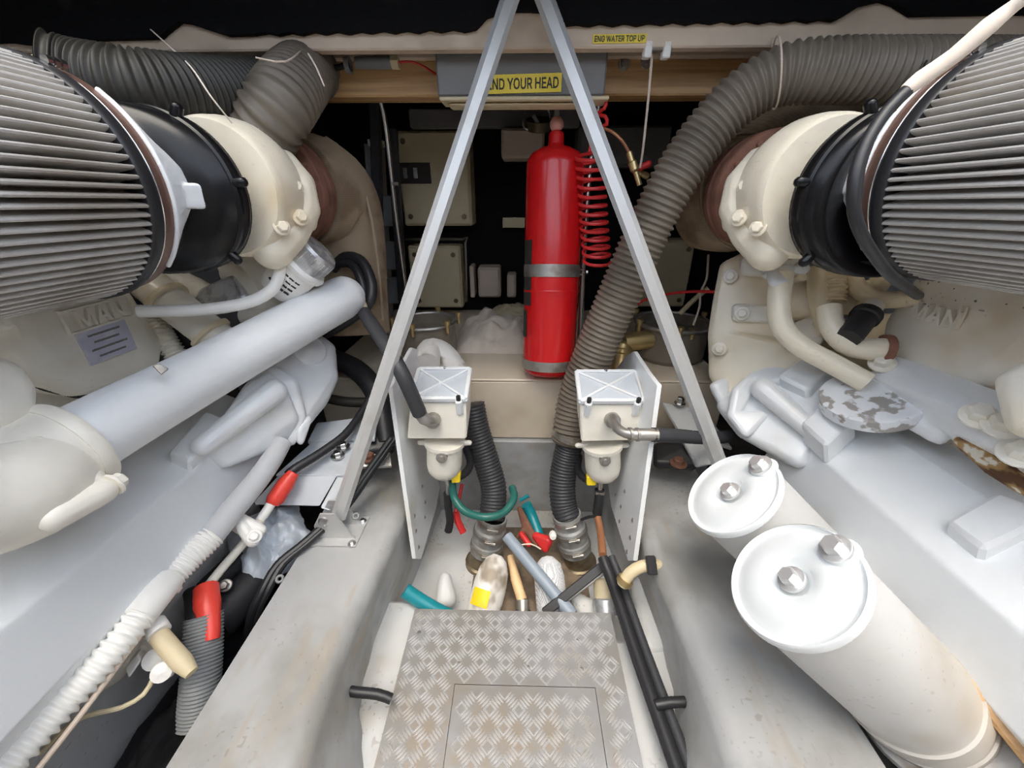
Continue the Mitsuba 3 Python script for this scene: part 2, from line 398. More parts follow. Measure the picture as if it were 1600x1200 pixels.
for i in range(-1, 18):
    for j in range(-1, 30):
        cx, cy = x0 + (i + .5) * pit, ya + (j + .5) * pit
        a = math.pi / 4 if (i + j) % 2 else -math.pi / 4
        for q in range(-2, 3):
            ox, oy = -math.sin(a) * q * .0056, math.cos(a) * q * .0056
            X, Y = cx + ox, cy + oy
            if not (x0 + .009 < X < x1 - .009 and ya + .009 < Y < yb - .009): continue
            inside = hxa + .009 < X < hxb - .009 and Y < hyb - .009
            edge = abs(X - hxa) < .009 or abs(X - hxb) < .009 or abs(Y - hyb) < .009
            if edge and Y < hyb + .009 and hxa - .009 < X < hxb + .009: continue
            v, f = lensbar(X, Y, a)
            V_, F_ = (hv, hf) if inside else (vs, fs)
            F_.append(np.array(f) + 11 * len(V_)); V_.append(v)
A(k, 'tread_bars', trimesh.Trimesh(np.vstack(vs), np.vstack(fs), process=False), 'treadbar', 40, kind='stuff')
A(hk, 'tread_bars', trimesh.Trimesh(np.vstack(hv), np.vstack(hf), process=False), 'treadbar', 40, kind='stuff')
for q in V([[-.210,.504,.164],[-.119,.494,.164],[.025,.493,.164],[.128,.497,.164],[-.117,.446,.164],[.023,.442,.164],[.129,.442,.164]]):
    A(k, 'screw', lathe([(0, .0016), (.003, .0012), (.0042, 0), (.0042, -.001)], q, [0, 0, 1], 12), 'steel')

# ---------------------------------------------------------------- beams overhead
YB = 1.0
k = T('hatch_beam', 'beige painted beam across the top with torn black foam above', 'beam')
a, b = V([-1.068,1.000,1.270]), V([.963,1.000,1.282])
zl = .5 * (a[2] + b[2]) - .002
A(k, 'board', abox([-1.28, YB, zl - .0], [1.28, YB + .03, zl + .16], .003), 'board')
# torn black foam glued on the beam's upper face: its ragged lower edge leaves the board bare
edge = V([[-1.163,.996,1.286],[-1.053,.996,1.288],[-1.008,.996,1.283],[-.931,.996,1.289],[-.735,.996,1.292],[-.723,.996,1.299],[-.685,.996,1.317],[-.667,.996,1.315],[-.595,.996,1.295],[-.542,.996,1.296],[-.515,.996,1.299],[-.492,.996,1.295],[-.467,.996,1.299],[-.445,.996,1.295],[-.420,.996,1.300],[-.397,.996,1.296],[-.373,.996,1.300],[-.350,.996,1.296],[-.326,.996,1.300],[-.304,.996,1.297],[-.280,.996,1.301],[-.257,.996,1.297],[-.233,.996,1.301],[-.210,.996,1.297],[-.187,.996,1.302],[-.164,.996,1.298],[-.140,.996,1.302],[-.117,.996,1.298],[-.093,.996,1.302],[-.071,.996,1.319],[-.035,.996,1.328],[.013,.996,1.328],[.066,.996,1.324],[.085,.996,1.306],[.104,.996,1.308],[.129,.996,1.305],[.152,.996,1.309],[.177,.996,1.305],[.200,.996,1.309],[.224,.996,1.305],[.248,.996,1.309],[.272,.996,1.306],[.295,.996,1.310],[.319,.996,1.306],[.342,.996,1.310],[.367,.996,1.307],[.390,.996,1.311],[.414,.996,1.307],[.437,.996,1.311],[.461,.996,1.307],[.483,.996,1.311],[.508,.996,1.308],[.530,.996,1.312],[.555,.996,1.308],[.577,.996,1.312],[.601,.996,1.309],[.613,.996,1.314],[.643,.996,1.331],[.679,.996,1.338],[.706,.996,1.332],[.746,.996,1.316],[.843,.996,1.317],[.963,.996,1.317],[1.059,.996,1.316]])

ez = [(-1.28, edge[0][2])] + [(p[0], p[2]) for p in edge] + [(1.28, edge[-1][2])]
ez = [p for p in ez if -1.281 < p[0] < 1.281]
top = ez + [(1.28, 1.42), (-1.28, 1.42)]
A(k, 'foam_lining', slab(top, V([0, .998, 0]), V([1, 0, 0]), V([0, 0, 1]), .014), 'foam', False, label='torn black foam lining')
def tape(key, s, c, ex, ey, w, h, th, bold=True):
    t = T(*key); tw = np.ptp(meshkit.text_mesh(s, th, .001, bold).vertices[:, 0]); tx = ex * (.93 * w / tw)
    n = np.cross(ex, ey)
    A(t, 'tape', slab([(-w / 2, -h / 2), (w / 2, -h / 2), (w / 2, h / 2), (-w / 2, h / 2)], c, ex, ey, .0012), 'labelyellow', False)
    A(t, 'lettering', text(s, c + n * .0010, tx, ey, th, .0008, bold), 'ink', False, label='black capitals')
ex, ey = V([1, 0, 0]), V([0, 0, 1])
c = V([.193,.999,1.288])
tape(('warning_label', 'small yellow label reading ENG WATER TOP UP on the beige beam', 'label'), 'ENG WATER TOP UP', c, unit(V([1, 0, .006])), ey * 1.15, .107, .0125, .0078)

# varnished timber beam behind, the grey lamp housing in front of it
wb = T('timber_beam', 'brown varnished timber beam behind the grey housing', 'beam')
a, b = V([-.445,1.130,1.290]), V([.711,1.130,1.234])
A(wb, 'timber', abox([a[0] - .15, 1.13, V([-.025,1.130,1.221])[2]], [b[0] + .1, 1.20, V([-.025,1.130,1.291])[2]], .004), 'wood')
A(wb, 'cross_timber', abox([a[0] - .2, 1.12, V([-.025,1.120,1.289])[2]], [b[0] + .3, 1.21, V([-.025,1.120,1.309])[2]], .004), 'board')
for q in V([[.234,1.130,1.280],[.285,1.130,1.284]]):
    A(wb, 'bolt', hexbolt(q, [0, -1, 0], .009, .008), 'dullsteel')
gh = T('grey_housing', 'grey metal lamp housing under the overhead beam marked with a yellow label', 'lamp housing')
a, b = V([-.190,1.050,1.285]), V([.182,1.050,1.205])
A(gh, 'body', ybox(a, b, .06, .004), 'boxgrey')
A(gh, 'bottom_flange', abox([a[0] + .004, 1.045, b[2] - .008], [b[0] + .010, 1.115, b[2] - .0005], .002), 'boxcream')
A(gh, 'lens', abox([a[0] + .02, 1.06, b[2] - .016], [b[0] - .03, 1.11, b[2] - .0085], .006), 'boxcream')
c = V([-.007,1.048,1.227])
tape(('warning_label', 'yellow label reading MIND YOUR HEAD on the grey lamp housing', 'label'), 'MIND YOUR HEAD', c, unit(V([1, 0, .02])), ey * 1.25, .184, .027, .0150)
# connector and wires left of the housing
k = T('cable_connector', 'grey inline cable connector on the timber beam left of the grey housing', 'connector')
q = V([[-.395,1.090,1.272],[-.328,1.090,1.276],[-.314,1.090,1.276],[-.277,1.090,1.277]])
A(k, 'body', lathe([(0, -.05), (.011, -.05), (.012, -.02), (.012, .03), (.009, .045), (0, .045)], q[1], q[2] - q[1], 16), 'greycond')
A(k, 'collar', lathe([(.012, -.006), (.016, -.006), (.016, .004), (.012, .004)], q[0], q[2] - q[1], 16), 'greycond')
A(k, 'nut', lathe([(0, -.008), (.014, -.008), (.014, .008), (0, .008)], q[2] * .3 + q[3] * .7, q[2] - q[1], 6), 'boxcream')
A(k, 'cable', tube(V([[-.395,1.090,1.272],[-.425,1.090,1.267],[-.462,1.100,1.256],[-.492,1.110,1.244]]), .006), 'rubber')
A(k, 'red_wire', tube(V([[-.285,1.090,1.277],[-.248,1.090,1.277],[-.222,1.100,1.269],[-.202,1.120,1.261]]), .0022), 'redrubber')
k = T('valve_bracket', 'pair of small white brackets under the beam right of the yellow label', 'bracket')
for q in V([[.254,1.000,1.273],[.292,1.000,1.272]]):
    A(k, 'lug', abox(q - V([.008, 0, .014]), q + V([.008, .02, .014]), .002), 'whiteplastic')
q = V([.275,1.010,1.277]); A(k, 'bolt', lathe([(0, -.02), (.009, -.02), (.009, .02), (0, .02)], q, [1, 0, .1], 12), 'dullsteel')
O('pull_cord', tube(V([[.267,1.020,1.272],[.272,1.030,1.234],[.280,1.050,1.169],[.287,1.070,1.096],[.288,1.080,1.067]]), .0028, 8), 'cloth', 'thin pale cord hanging from the white brackets to the red tap', 'cord')

# ---------------------------------------------------------------- A-frame strut
k = T('hatch_prop', 'A-shaped aluminium square tube prop standing over the bilge', 'prop')
apx = V([.004,.971,1.399])
lf, rf = V([-.417,.651,.333]), V([.513,.691,.338])
A(k, 'leg', bar(V([-.014,.950,1.357]), lf, .033, .030, (0, 1, .4), .0085), 'alu', False)
A(k, 'leg', bar(V([.026,.965,1.362]), rf, .034, .030, (0, 1, .4), .0085), 'alu', False)
A(k, 'crossbar', bar(apx - V([.06, 0, 0]), apx + V([.06, 0, 0]), .034, .03, (0, 1, .4)), 'alu', False)
# gusset foot on the left bearer
f = A(k, 'foot', [slab([(-.045, -.038), (.055, -.038), (.055, .05), (-.045, .05)], V([lf[0], lf[1] - .01, .3005]), V([1, 0, 0]), V([0, 1, 0]), .004),
                  slab([(-.04, 0), (.05, 0), (.04, .012), (.012, .075), (-.02, .075), (-.04, .04)], V([lf[0], lf[1] - .022, .3005]), V([1, 0, 0]), V([0, 0, 1]), .0045),
                  slab([(-.04, 0), (.05, 0), (.04, .012), (.012, .075), (-.02, .075), (-.04, .04)], V([lf[0], lf[1] + .020, .3005]), V([1, 0, 0]), V([0, 0, 1]), .0045)], 'alu', False)
for dx, dy in ((.045, -.035), (.045, .038), (-.035, .038)):
    A(f, 'screw', hexbolt(V([lf[0] + dx, lf[1] - .01 + dy * .9, .3045]), [0, 0, 1], .006, .005), 'steel')
A(f, 'pin', hexbolt(V([lf[0] - .015, lf[1] - .027, .355]), [0, -1, 0], .008, .006), 'steel')
f = A(k, 'foot', [slab([(-.055, -.038), (.045, -.038), (.045, .05), (-.055, .05)], V([rf[0], rf[1] - .01, .3005]), V([1, 0, 0]), V([0, 1, 0]), .004),
                  slab([(-.05, 0), (.04, 0), (.04, .04), (.02, .075), (-.012, .075), (-.04, .012)], V([rf[0], rf[1] - .022, .3005]), V([1, 0, 0]), V([0, 0, 1]), .0045)], 'alu', False)

# ---------------------------------------------------------------- fire extinguisher
k = T('fire_extinguisher', 'tall red fire extinguisher cylinder strapped upright on the white step', 'fire extinguisher')
eb, et = V([.085,1.050,.530]), V([.087,1.150,1.078])
ax = unit(et - eb); H = np.linalg.norm(et - eb); R = .0755
g = [(0, -.004), (.04, -.003), (.062, .002), (.072, .012), (R, .026)] + [(R, z) for z in (.05, .1)] + [(R, H * .42), (R + .0012, H * .425), (R + .0012, H * .432), (R, H * .437)] + [(R, H - .01), (R * .97, H + .008), (R * .85, H + .022), (R * .6, H + .033), (.024, H + .040), (.021, H + .046)]
A(k, 'cylinder', lathe(g + [(0, H + .046)], eb, ax, 64), 'red', 40)
A(k, 'neck', lathe([(.021, H + .04), (.019, H + .072), (.015, H + .076), (0, H + .076)], eb, ax, 24), 'red', 40)
vh = A(k, 'valve', lathe([(0, -.018), (.011, -.015), (.0175, -.005), (.0175, .005), (.011, .015), (0, .018)], eb + ax * (H + .092), ax, 24), 'salmon', 60, label='pinkish round valve knob')
A(vh, 'stem', lathe([(0, .012), (.008, .012), (.007, .034), (0, .034)], eb + ax * (H + .094), ax, 14), 'greycond')
Fm = frame(ax)
for frac, wd in ((.525, .016), (.06, .014)):
    h = H * frac
    st = A(k, 'strap', lathe([(R + .0003, h - wd), (R + .002, h - wd), (R + .002, h + wd), (R + .0003, h + wd), (R + .0003, h - wd)], eb, ax, 64), 'dullsteel', 40, label='steel strap')
    if frac > .3:
        q = eb + ax * h + V([R + .004, .0, 0])
        for dz in (-.006, .008): A(st, 'buckle', bar(q + V([-.006, -.02, dz]), q + V([.010, -.02, dz]), .006, .005), 'steel')
        A(st, 'screw', hexbolt(q + V([.012, -.02, 0]), [1, 0, 0], .006, .006, False), 'steel')
for h0, h1, a0, a1 in ((H * .36, H * .665, 0, 55), (H * .20, H * .335, 0, 42)):
    # black sticker wrapped round the left side
    lab = lathe([(R + .0004, h0), (R + .0009, h0), (R + .0009, h1), (R + .0004, h1), (R + .0004, h0)], eb, ax, 16, a0 + 165, a1 + 165, (0, 1, 0))
    A(k, 'sticker', lab, 'ink', 40, label='black sticker')
k = T('bracket_pole', 'slim chrome pole standing behind the red coiled hose', 'pole')
A(k, 'pole', tube(V([[.183,1.140,1.203],[.176,1.140,1.074],[.174,1.130,.921],[.179,1.120,.623]]), .0075, 12), 'steel')
A(k, 'pole', tube(V([[.179,1.150,.852],[.188,1.140,.627]]), .006, 12), 'dullsteel')

# red coiled air hose
k = T('coiled_hose', 'red coiled air hose hanging right of the fire extinguisher', 'hose')
p0, p1 = V([.164,1.090,1.101]), V([.202,1.060,.844])
p, u, L = resample(spline([p0, V([.182,1.090,.985]), p1])[0], 520)
tt = np.linspace(0, 1, len(p)); turns = 13
rr = .034
ph = 2 * np.pi * turns * tt
hel = p + np.stack([rr * np.cos(ph), rr * np.sin(ph), .006 * np.sin(ph + .6)], 1)
A(k, 'coil', sweep(hel, .0042, 8), 'redrubber')
A(k, 'upper_loop', tube(V([[.173,1.080,1.208],[.190,1.070,1.199],[.187,1.070,1.185],[.174,1.090,1.178],[.191,1.070,1.170],[.196,1.070,1.155],[.182,1.090,1.150],[.169,1.100,1.126],[.165,1.100,1.102]]), .0042, 8), 'redrubber')
k = T('air_line', 'thin hose with brass fitting curving from the red coil to the ribbed duct', 'hose')
A(k, 'line', tube(V([[.184,1.080,1.149],[.206,1.060,1.140],[.231,1.050,1.120],[.247,1.030,1.093]]), .0035, 8), 'copper')
q = V([[.245,1.030,1.095],[.273,1.020,1.035]])
A(k, 'fitting', lathe([(0, 0), (.007, 0), (.007, .02), (.010, .022), (.010, .04), (.006, .045), (.006, .075), (0, .075)], q[0], q[1] - q[0], 14), 'brass')
k = T('tap', 'small red tap beside the ribbed duct at the end of the cord', 'tap')
A(k, 'handle', rhull(V([[.291,1.090,1.068],[.310,1.090,1.076]]), .008), 'redrubber')
A(k, 'body', rhull(V([[.290,1.100,1.060],[.315,1.110,1.051]]), .008), 'brass')

# ---------------------------------------------------------------- corrugated ducts
k = T('ribbed_duct', 'long grey-brown ribbed duct bending from under the beam down beside the extinguisher', 'duct')
A(k, 'duct', corr(V([[.867,.897,1.207],[.773,.896,1.208],[.657,.893,1.208],[.560,.903,1.211],[.490,.923,1.209],[.432,.941,1.180],[.379,.954,1.118],[.329,.956,1.031],[.286,.964,.912],[.247,.968,.784],[.201,.971,.632],[.162,.965,.485],[.146,.929,.364]]), [.048, .048, .048, .048, .048, .0485, .049, .05, .0515, .0515, .0515, .0515, .0515], .0032, .0135, 36), 'hosegrey', True)
A(k, 'tie', [ring(V([.467,.899,1.207]), V([.485,.895,1.209]) - V([.454,.907,1.201]), .0555, .0016, 40, 6), tube(V([[.455,.899,1.229],[.467,.935,1.257],[.501,1.008,1.291]]), .0015, 6)], 'boxpink', label='cable tie')
A(k, 'tie', [tube(V([[.829,1.018,1.298],[.771,.943,1.259],[.654,.806,1.189],[.643,.802,1.158]]), .0015, 6)], 'rubber', label='cable tie')
k = T('ribbed_duct', 'ribbed duct coloured dark for shade running left to right under the beam at the left', 'duct')
A(k, 'duct', corr(V([[-.717,.712,1.172],[-.687,.730,1.164],[-.616,.752,1.159],[-.571,.836,1.171],[-.535,.988,1.207],[-.520,1.104,1.240]]), .0515, .003, .0105, 36), 'hoseshade', True)
A(k, 'tie', [tube(V([[-.747,.986,1.305],[-.648,.885,1.252],[-.536,.769,1.191],[-.495,.737,1.146],[-.484,.755,1.113]]), .0014, 6)], 'cloth', label='thin string over the duct')
k = T('ribbed_duct', 'short ribbed duct elbow dropping to the left exhaust', 'duct')
A(k, 'duct', corr(V([[-.502,1.185,1.291],[-.483,1.067,1.253],[-.461,.950,1.205],[-.466,.882,1.157],[-.505,.879,1.118],[-.561,.914,1.078]]), .057, .0034, .0140, 36), 'hosegrey', True)
A(k, 'tie', [tube(V([[-.438,.791,1.208],[-.391,.789,1.202],[-.442,.976,1.269]]), .0014, 6), tube(V([[-.369,.833,1.224],[-.355,.823,1.203],[-.346,.822,1.176]]), .0014, 6)], 'boxpink', label='cable tie')

# lower black bilge hoses into bronze skin fittings
for nm, path, base, lab, sd in ((0, V([[-.140,.979,.459],[-.125,.956,.386],[-.097,.925,.299],[-.075,.891,.227],[-.076,.852,.169],[-.078,.832,.151]]), V([-.108,.813,.000]), 'left', -1),
                                (1, V([[.150,.930,.389],[.140,.924,.331],[.129,.902,.262],[.131,.869,.195],[.145,.840,.156]]), V([.186,.819,.000]), 'right', 1)):
    k = T('bilge_hose', f'black ribbed hose dropping into the {lab} bilge seacock', 'hose')
    A(k, 'hose', corr(path, .0375, .0014, .010, 30), 'hoseblack', True)
    if nm: A(k, 'clip', clamp(path[0] + V([0, -.0, .004]), path[0] - path[1], .053, .016), 'dullsteel', label='clamp joining it to the ribbed duct')
    s = T('seacock', f'grey and bronze pipe coupling standing in the {lab} of the bilge', 'seacock')
    d = unit(path[-1] - base); L = np.linalg.norm(path[-1] - base)
    A(s, 'base', lathe([(.052, .0), (.052, .012), (.046, .016), (.04, .03), (.036, L * .4), (0, L * .4)], base, V([0, 0, 1]) * .5 + d * .5, 28), 'bronze')
    A(s, 'sleeve', lathe([(.030, L * .3), (.046, L * .32), (.047, L * .55), (.044, L * .58), (.046, L * .62), (.046, L * .86), (.041, L * .9), (.041, L * 1.12), (.036, L * 1.12)], base, d, 32), 'coupling')
    for f in (.45, .78, 1.04): A(s, 'clamp', clamp(base + d * L * f, d, .0472 if f < 1 else .0418, .011), 'dullsteel')

# ---------------------------------------------------------------- fuel filters on their bracket plates
def filter_unit(side, ft, fb, bt, bowl, bowl_bot, lab):
    """ft, fb: top and bottom front corners (left, right); bt: rear corners of the lid."""
    k = T('fuel_filter', f'{lab} white fuel water separator with finned lid and round bowl', 'fuel filter')
    off = .5 * (bt[0] - ft[0] + bt[1] - ft[1])
    A(k, 'body', box8(fb[0], fb[1], ft[1], ft[0], off, .004), 'creamclean')
    upn = unit(np.cross(ft[1] - ft[0], off)); e1 = unit(ft[1] - ft[0]); e2 = unit(off)
    w = np.linalg.norm(ft[1] - ft[0]); d = np.linalg.norm(off)
    lid = A(k, 'lid', box8(ft[0] - e1 * .004 - e2 * .004, ft[1] + e1 * .004 - e2 * .004, ft[1] + e1 * .004 + e2 * (d + .004), ft[0] - e1 * .004 + e2 * (d + .004), upn * .008, .002), 'lidgrey')
    c = [ft[0] + upn * .009, ft[1] + upn * .009, ft[1] + off + upn * .009, ft[0] + off + upn * .009]
    for i in range(4): A(lid, 'rim', bar(c[i], c[(i + 1) % 4], .010, .012, upn, .002), 'white')
    A(lid, 'rib', bar(c[0], c[2], .006, .008, upn, .001), 'white'); A(lid, 'rib', bar(c[1], c[3], .006, .008, upn, .001), 'white')
    fn = unit(np.cross(fb[1] - fb[0], ft[0] - fb[0]))
    for t in (.12, .88):
        q = ft[0] + (ft[1] - ft[0]) * t
        A(k, 'lug', bar(q + fn * .008 - upn * .034, q + fn * .008 + upn * .010, .017, .015, fn, .004), 'white')
        A(k, 'bolt', lathe([(0, .012), (.0055, .012), (.0055, 0), (0, 0)], q + fn * .008 + upn * .010, upn, 6), 'blackplastic')
    A(k, 'bolt', lathe([(0, .006), (.005, .006), (.005, 0), (0, 0)], c[2] * .5 + c[3] * .5, upn, 6), 'blackplastic')
    bl = np.linalg.norm(bowl - bowl_bot); ba = unit(bowl - bowl_bot); R = .046
    A(k, 'bowl', lathe([(0, .0), (.018, .002), (.034, .010), (.043, .024), (R, .042), (R, bl), (R + .006, bl + .002), (R + .006, bl + .012), (0, bl + .012)], bowl_bot, ba, 36), 'creamclean', 50)
    q = fb[0] * .5 + fb[1] * .5 + fn * .004
    q = bowl + ba * .006 - unit(off) * (R + .006)
    A(k, 'plug', lathe([(0, .008), (.007, .008), (.008, .004), (.014, .003), (.014, -.006), (0, -.006)], q, fn, 24), 'dullsteel')
    for s_ in (-1, 1): A(k, 'lug', rhull([bowl + e1 * s_ * R * .9 + ba * .004, bowl + e1 * s_ * (R + .018) + ba * .004], .007), 'creamclean')
    return k, fn, e1, upn, e2

ft, fb, bt = V([[-.261,.802,.562],[-.128,.805,.562]]), V([[-.279,.793,.460],[-.131,.797,.460]]), V([[-.263,.918,.589],[-.130,.921,.589]])
k, fn, e1, un, e2 = filter_unit(-1, ft, fb, bt, V([-.194,.828,.424]), V([-.202,.823,.323]), 'left')
# elbow fitting and black supply hose
q = V([-.209,.795,.517])
A(k, 'port', lathe([(0, .014), (.017, .014), (.019, .010), (.019, -.004), (0, -.004)], q, fn, 24), 'dullsteel')
A(k, 'elbow', tube(V([[-.202,.782,.525],[-.207,.764,.534],[-.219,.757,.542],[-.233,.762,.564]]), [.0125, .0125, .0145, .0145], 16), 'dullsteel', label='steel elbow')
O('fuel_hose', tube(V([[-.228,.756,.557],[-.235,.752,.590],[-.254,.751,.657],[-.293,.793,.700],[-.367,.897,.735],[-.442,1.015,.753]]), .0165, 16), 'hoseblack', 'thick black fuel hose running up from the left filter to the engine', 'hose')
v = T('drain_valve', 'yellow-handled drain valve under the left filter bowl', 'valve')
A(v, 'stem', tube([V([-.202,.823,.323]), V([-.193,.818,.299]), V([-.195,.818,.265])], .007, 12), 'steel')
A(v, 'handle', box8(*V([[-.180,.809,.339],[-.156,.811,.342],[-.157,.804,.315],[-.180,.803,.314]]), V([0, .02, 0]), .003), 'yellow', label='yellow handle')
A(v, 'drain_hose', tube(V([[-.164,.823,.321],[-.146,.845,.319],[-.138,.882,.326],[-.155,.924,.344]]), .011, 12), 'rubber')
A(v, 'tail', tube(V([[-.197,.819,.268],[-.198,.819,.222],[-.196,.815,.166],[-.203,.810,.134]]), .011, 12), 'rubber')

ft, fb, bt = V([[.144,.809,.558],[.297,.813,.558]]), V([[.154,.800,.454],[.319,.806,.457]]), V([[.151,.915,.587],[.293,.918,.587]])
k, fn, e1, un, e2 = filter_unit(1, ft, fb, bt, V([.216,.834,.418]), V([.228,.830,.316]), 'right')
q = V([.224,.805,.518])
A(k, 'port', lathe([(0, .014), (.017, .014), (.019, .010), (.019, -.004), (0, -.004)], q, fn, 24), 'dullsteel')
A(k, 'elbow', tube(V([[.222,.794,.529],[.215,.762,.544],[.216,.728,.543],[.230,.706,.543],[.258,.699,.545],[.295,.698,.546]]), [.0125, .0125, .0112, .0108, .0134, .0136], 16), 'dullsteel', label='steel elbow')
for u in (V([.239,.703,.543]), V([.253,.700,.544])): A(k, 'collar', lathe([(.010, -.004), (.0150, -.003), (.0150, .003), (.010, .004)], u, [1, .1, 0], 20), 'dullsteel')
O('fuel_hose', tube(V([[.285,.699,.545],[.348,.715,.532],[.433,.765,.495],[.518,.819,.464],[.613,.879,.446],[.699,.945,.441]]), .0155, 16), 'hoseblack', 'black fuel hose running right from the right filter behind the prop leg', 'hose')
v = T('drain_valve', 'yellow-handled drain valve under the right filter bowl', 'valve')
A(v, 'stem', tube([V([.221,.830,.316]), V([.222,.827,.299]), V([.223,.830,.271])], .007, 12), 'steel')
A(v, 'handle', box8(*V([[.181,.815,.334],[.206,.816,.334],[.207,.809,.308],[.182,.808,.308]]), V([0, .02, 0]), .003), 'yellow', label='yellow handle')
A(v, 'drain_hose', tube(V([[.186,.828,.313],[.174,.848,.310],[.167,.881,.310],[.175,.922,.324]]), .010, 12), 'rubber')
A(v, 'tail', tube(V([[.223,.833,.278],[.222,.821,.252],[.219,.811,.208]]), .013, 12), 'rubber')
A(v, 'ferrule', lathe([(.0132, -.006), (.0145, -.006), (.0145, .006), (.0132, .006)], V([.223,.830,.271]), [0, .1, 1], 16), 'steel')

def plate3(p, off):
    """A thick plate from the outline p (k, 3), triangulated in yz."""
    v2, f = trimesh.creation.triangulate_polygon(Polygon(p[:, 1:]), engine='earcut')
    idx = np.array([np.argmin(np.linalg.norm(p[:, 1:] - q, axis=1)) for q in v2]); f = idx[f]; n = len(p)
    side = [[i, (i + 1) % n, n + (i + 1) % n] for i in range(n)] + [[i, n + (i + 1) % n, n + i] for i in range(n)]
    m = trimesh.Trimesh(np.vstack([p, p + off]), np.vstack([f, f[:, ::-1] + n, side]), process=False); m.fix_normals()
    return m
for s, pts, lab, riv in ((-1, V([[-.293,.786,.610],[-.258,.676,.180],[-.258,.712,.136],[-.269,.950,.091],[-.278,1.153,.123],[-.293,1.336,.351],[-.300,1.079,.586],[-.301,1.007,.623],[-.295,.842,.616]]), 'left', V([[-.273,.846,.266],[-.269,.841,.213],[-.267,.735,.265],[-.267,.814,.182],[-.264,.720,.228],[-.260,.712,.179]])),
                         (1, V([[.296,.751,.637],[.261,.616,.260],[.261,.644,.226],[.272,.863,.186],[.281,1.030,.226],[.296,1.213,.417],[.302,1.029,.595],[.303,.969,.632],[.299,.825,.631]]), 'right', V([[.275,.782,.315],[.274,.846,.245],[.272,.783,.262],[.269,.766,.227],[.269,.682,.316],[.265,.666,.277],[.262,.662,.234]]))):
    k = T('bracket_plate', f'tall tapered white bracket plate carrying the {lab} fuel filter', 'bracket')
    A(k, 'plate', plate3(pts, V([s * .010, 0, 0])), 'white', False)
    for r in riv: A(k, 'rivet', lathe([(0, .003), (.003, .002), (.0055, 0), (.0055, -.001)], r, [-s, 0, 0], 12), 'dullsteel')
    y, z, x = pts[5][1] - .03, pts[5][2], pts[5][0]
    A(k, 'cross_plate', abox([x, y, z - .06], [x - s * .09, y + .008, z + .02], .002), 'white')

# ---------------------------------------------------------------- things lying in the bilge
O('bilge_grime', [trimesh.Trimesh(*(lambda g: (g.vertices, g.faces))(abox([-.13, .50, .0], [.20, .95, .012], .008)))], 'bilgedirt', 'brown oily grime on the bilge floor between the seacocks', 'grime')
labels['bilge_grime']['kind'] = 'stuff'
k = T('bottle', 'white bottle with yellow print lying in the bilge against the plate edge', 'bottle')
q = V([[-.099,.607,.007],[-.091,.658,.045],[-.065,.716,.095],[-.049,.747,.112]])
d = q[2] - q[0]; L = np.linalg.norm(q[3] - q[0])
A(k, 'body', lathe([(0, 0), (.040, .002), (.044, .01), (.044, L * .6), (.040, L * .78), (.028, L * .93), (.012, L), (0, L)], q[0], d, 32), 'oldbottle', 50)
A(k, 'print', lathe([(.0446, L * .30), (.0452, L * .30), (.0452, L * .52), (.0446, L * .52), (.0446, L * .30)], q[0], d, 18, 20, 85, (0, -1, 0)), 'yellow', label='yellow print')
k = T('bottle', 'bottle in white mesh netting lying in the bilge beside the grey pipe', 'bottle')
q = V([[.094,.611,.007],[.089,.670,.060],[.080,.750,.112]])
L = np.linalg.norm(q[2] - q[0])
A(k, 'body', lathe([(0, 0), (.035, .002), (.040, .01), (.041, L * .7), (.034, L * .88), (.016, L * .98), (0, L)], q[0], q[2] - q[0], 32), 'meshwrap', 50)
A(k, 'string', tube(V([[.062,.758,.128],[.035,.756,.149],[.004,.754,.146]]), .0022, 6), 'cloth')
k = T('brush', 'brush with tan wooden handle lying between the two bottles', 'brush')
q = V([[-.023,.769,.087],[-.006,.713,.062],[.012,.669,.039],[.016,.623,.012]])
A(k, 'handle', sweep(q[:3], [.009, .014, .014], 12), 'tan')
A(k, 'ferrule', sweep(q[2:], [.017, .016], 14), 'dullsteel')
A(k, 'bristles', rhull([V([-.001,.641,.028]), V([.029,.641,.028]), V([.003,.605,-.000]), V([.029,.606,-.000])], .008), 'blackplastic')
k = T('grey_pipe', 'length of blue-grey plastic pipe leaning across the bilge', 'pipe')
q = V([[-.031,.771,.160],[.132,.590,.100]])
d = q[1] - q[0]; L = np.linalg.norm(d)
A(k, 'pipe', lathe([(.0115, .0), (.0155, .0), (.0155, L), (.0115, L), (.0115, 0)], q[0], d, 24), 'pvcgrey')
k = T('teal_hose', 'cut end of teal hose lying on the left ledge by the plate corner', 'hose')
A(k, 'hose', tube(V([[-.264,.594,.173],[-.231,.585,.152],[-.178,.573,.125],[-.134,.572,.099]]), .0165, 18), 'teal')
k = T('green_hose', 'dark green hose looped in front of the left bilge hose', 'hose')
A(k, 'hose', tube(V([[-.183,.826,.304],[-.176,.806,.263],[-.141,.775,.243],[-.084,.755,.245],[-.038,.777,.243],[-.013,.817,.256],[-.019,.861,.254]]), .0105, 14), 'greenhose')
O('teal_tube', [tube(V([[.023,.917,.139],[.040,.903,.109],[.063,.853,.073]]), .017, 14), tube(V([[.003,.938,.136],[.032,.945,.150]]), .006, 8)], 'teal', 'small blue-green plastic tube standing behind the grey pipe', 'tube')
O('red_grip_tool', [tube(V([[-.168,.894,.237],[-.178,.862,.195],[-.183,.842,.176]]), .0055, 8), tube(V([[-.183,.842,.176],[-.176,.830,.151],[-.160,.816,.123]]), .010, 8)], 'redrubber', 'red handled tool hanging behind the green hose', 'tool')
k = T('bilge_pump_tools', 'red and rusty spanners tangled between the two seacocks', 'tool')
A(k, 'jaw', cast([(V([[.003,.896,.141],[.023,.856,.103],[.057,.814,.084]]), [.008, .012, .010]), (V([[.023,.856,.103],[-.007,.834,.082]]), [.010, .006])], .008), 'rust')
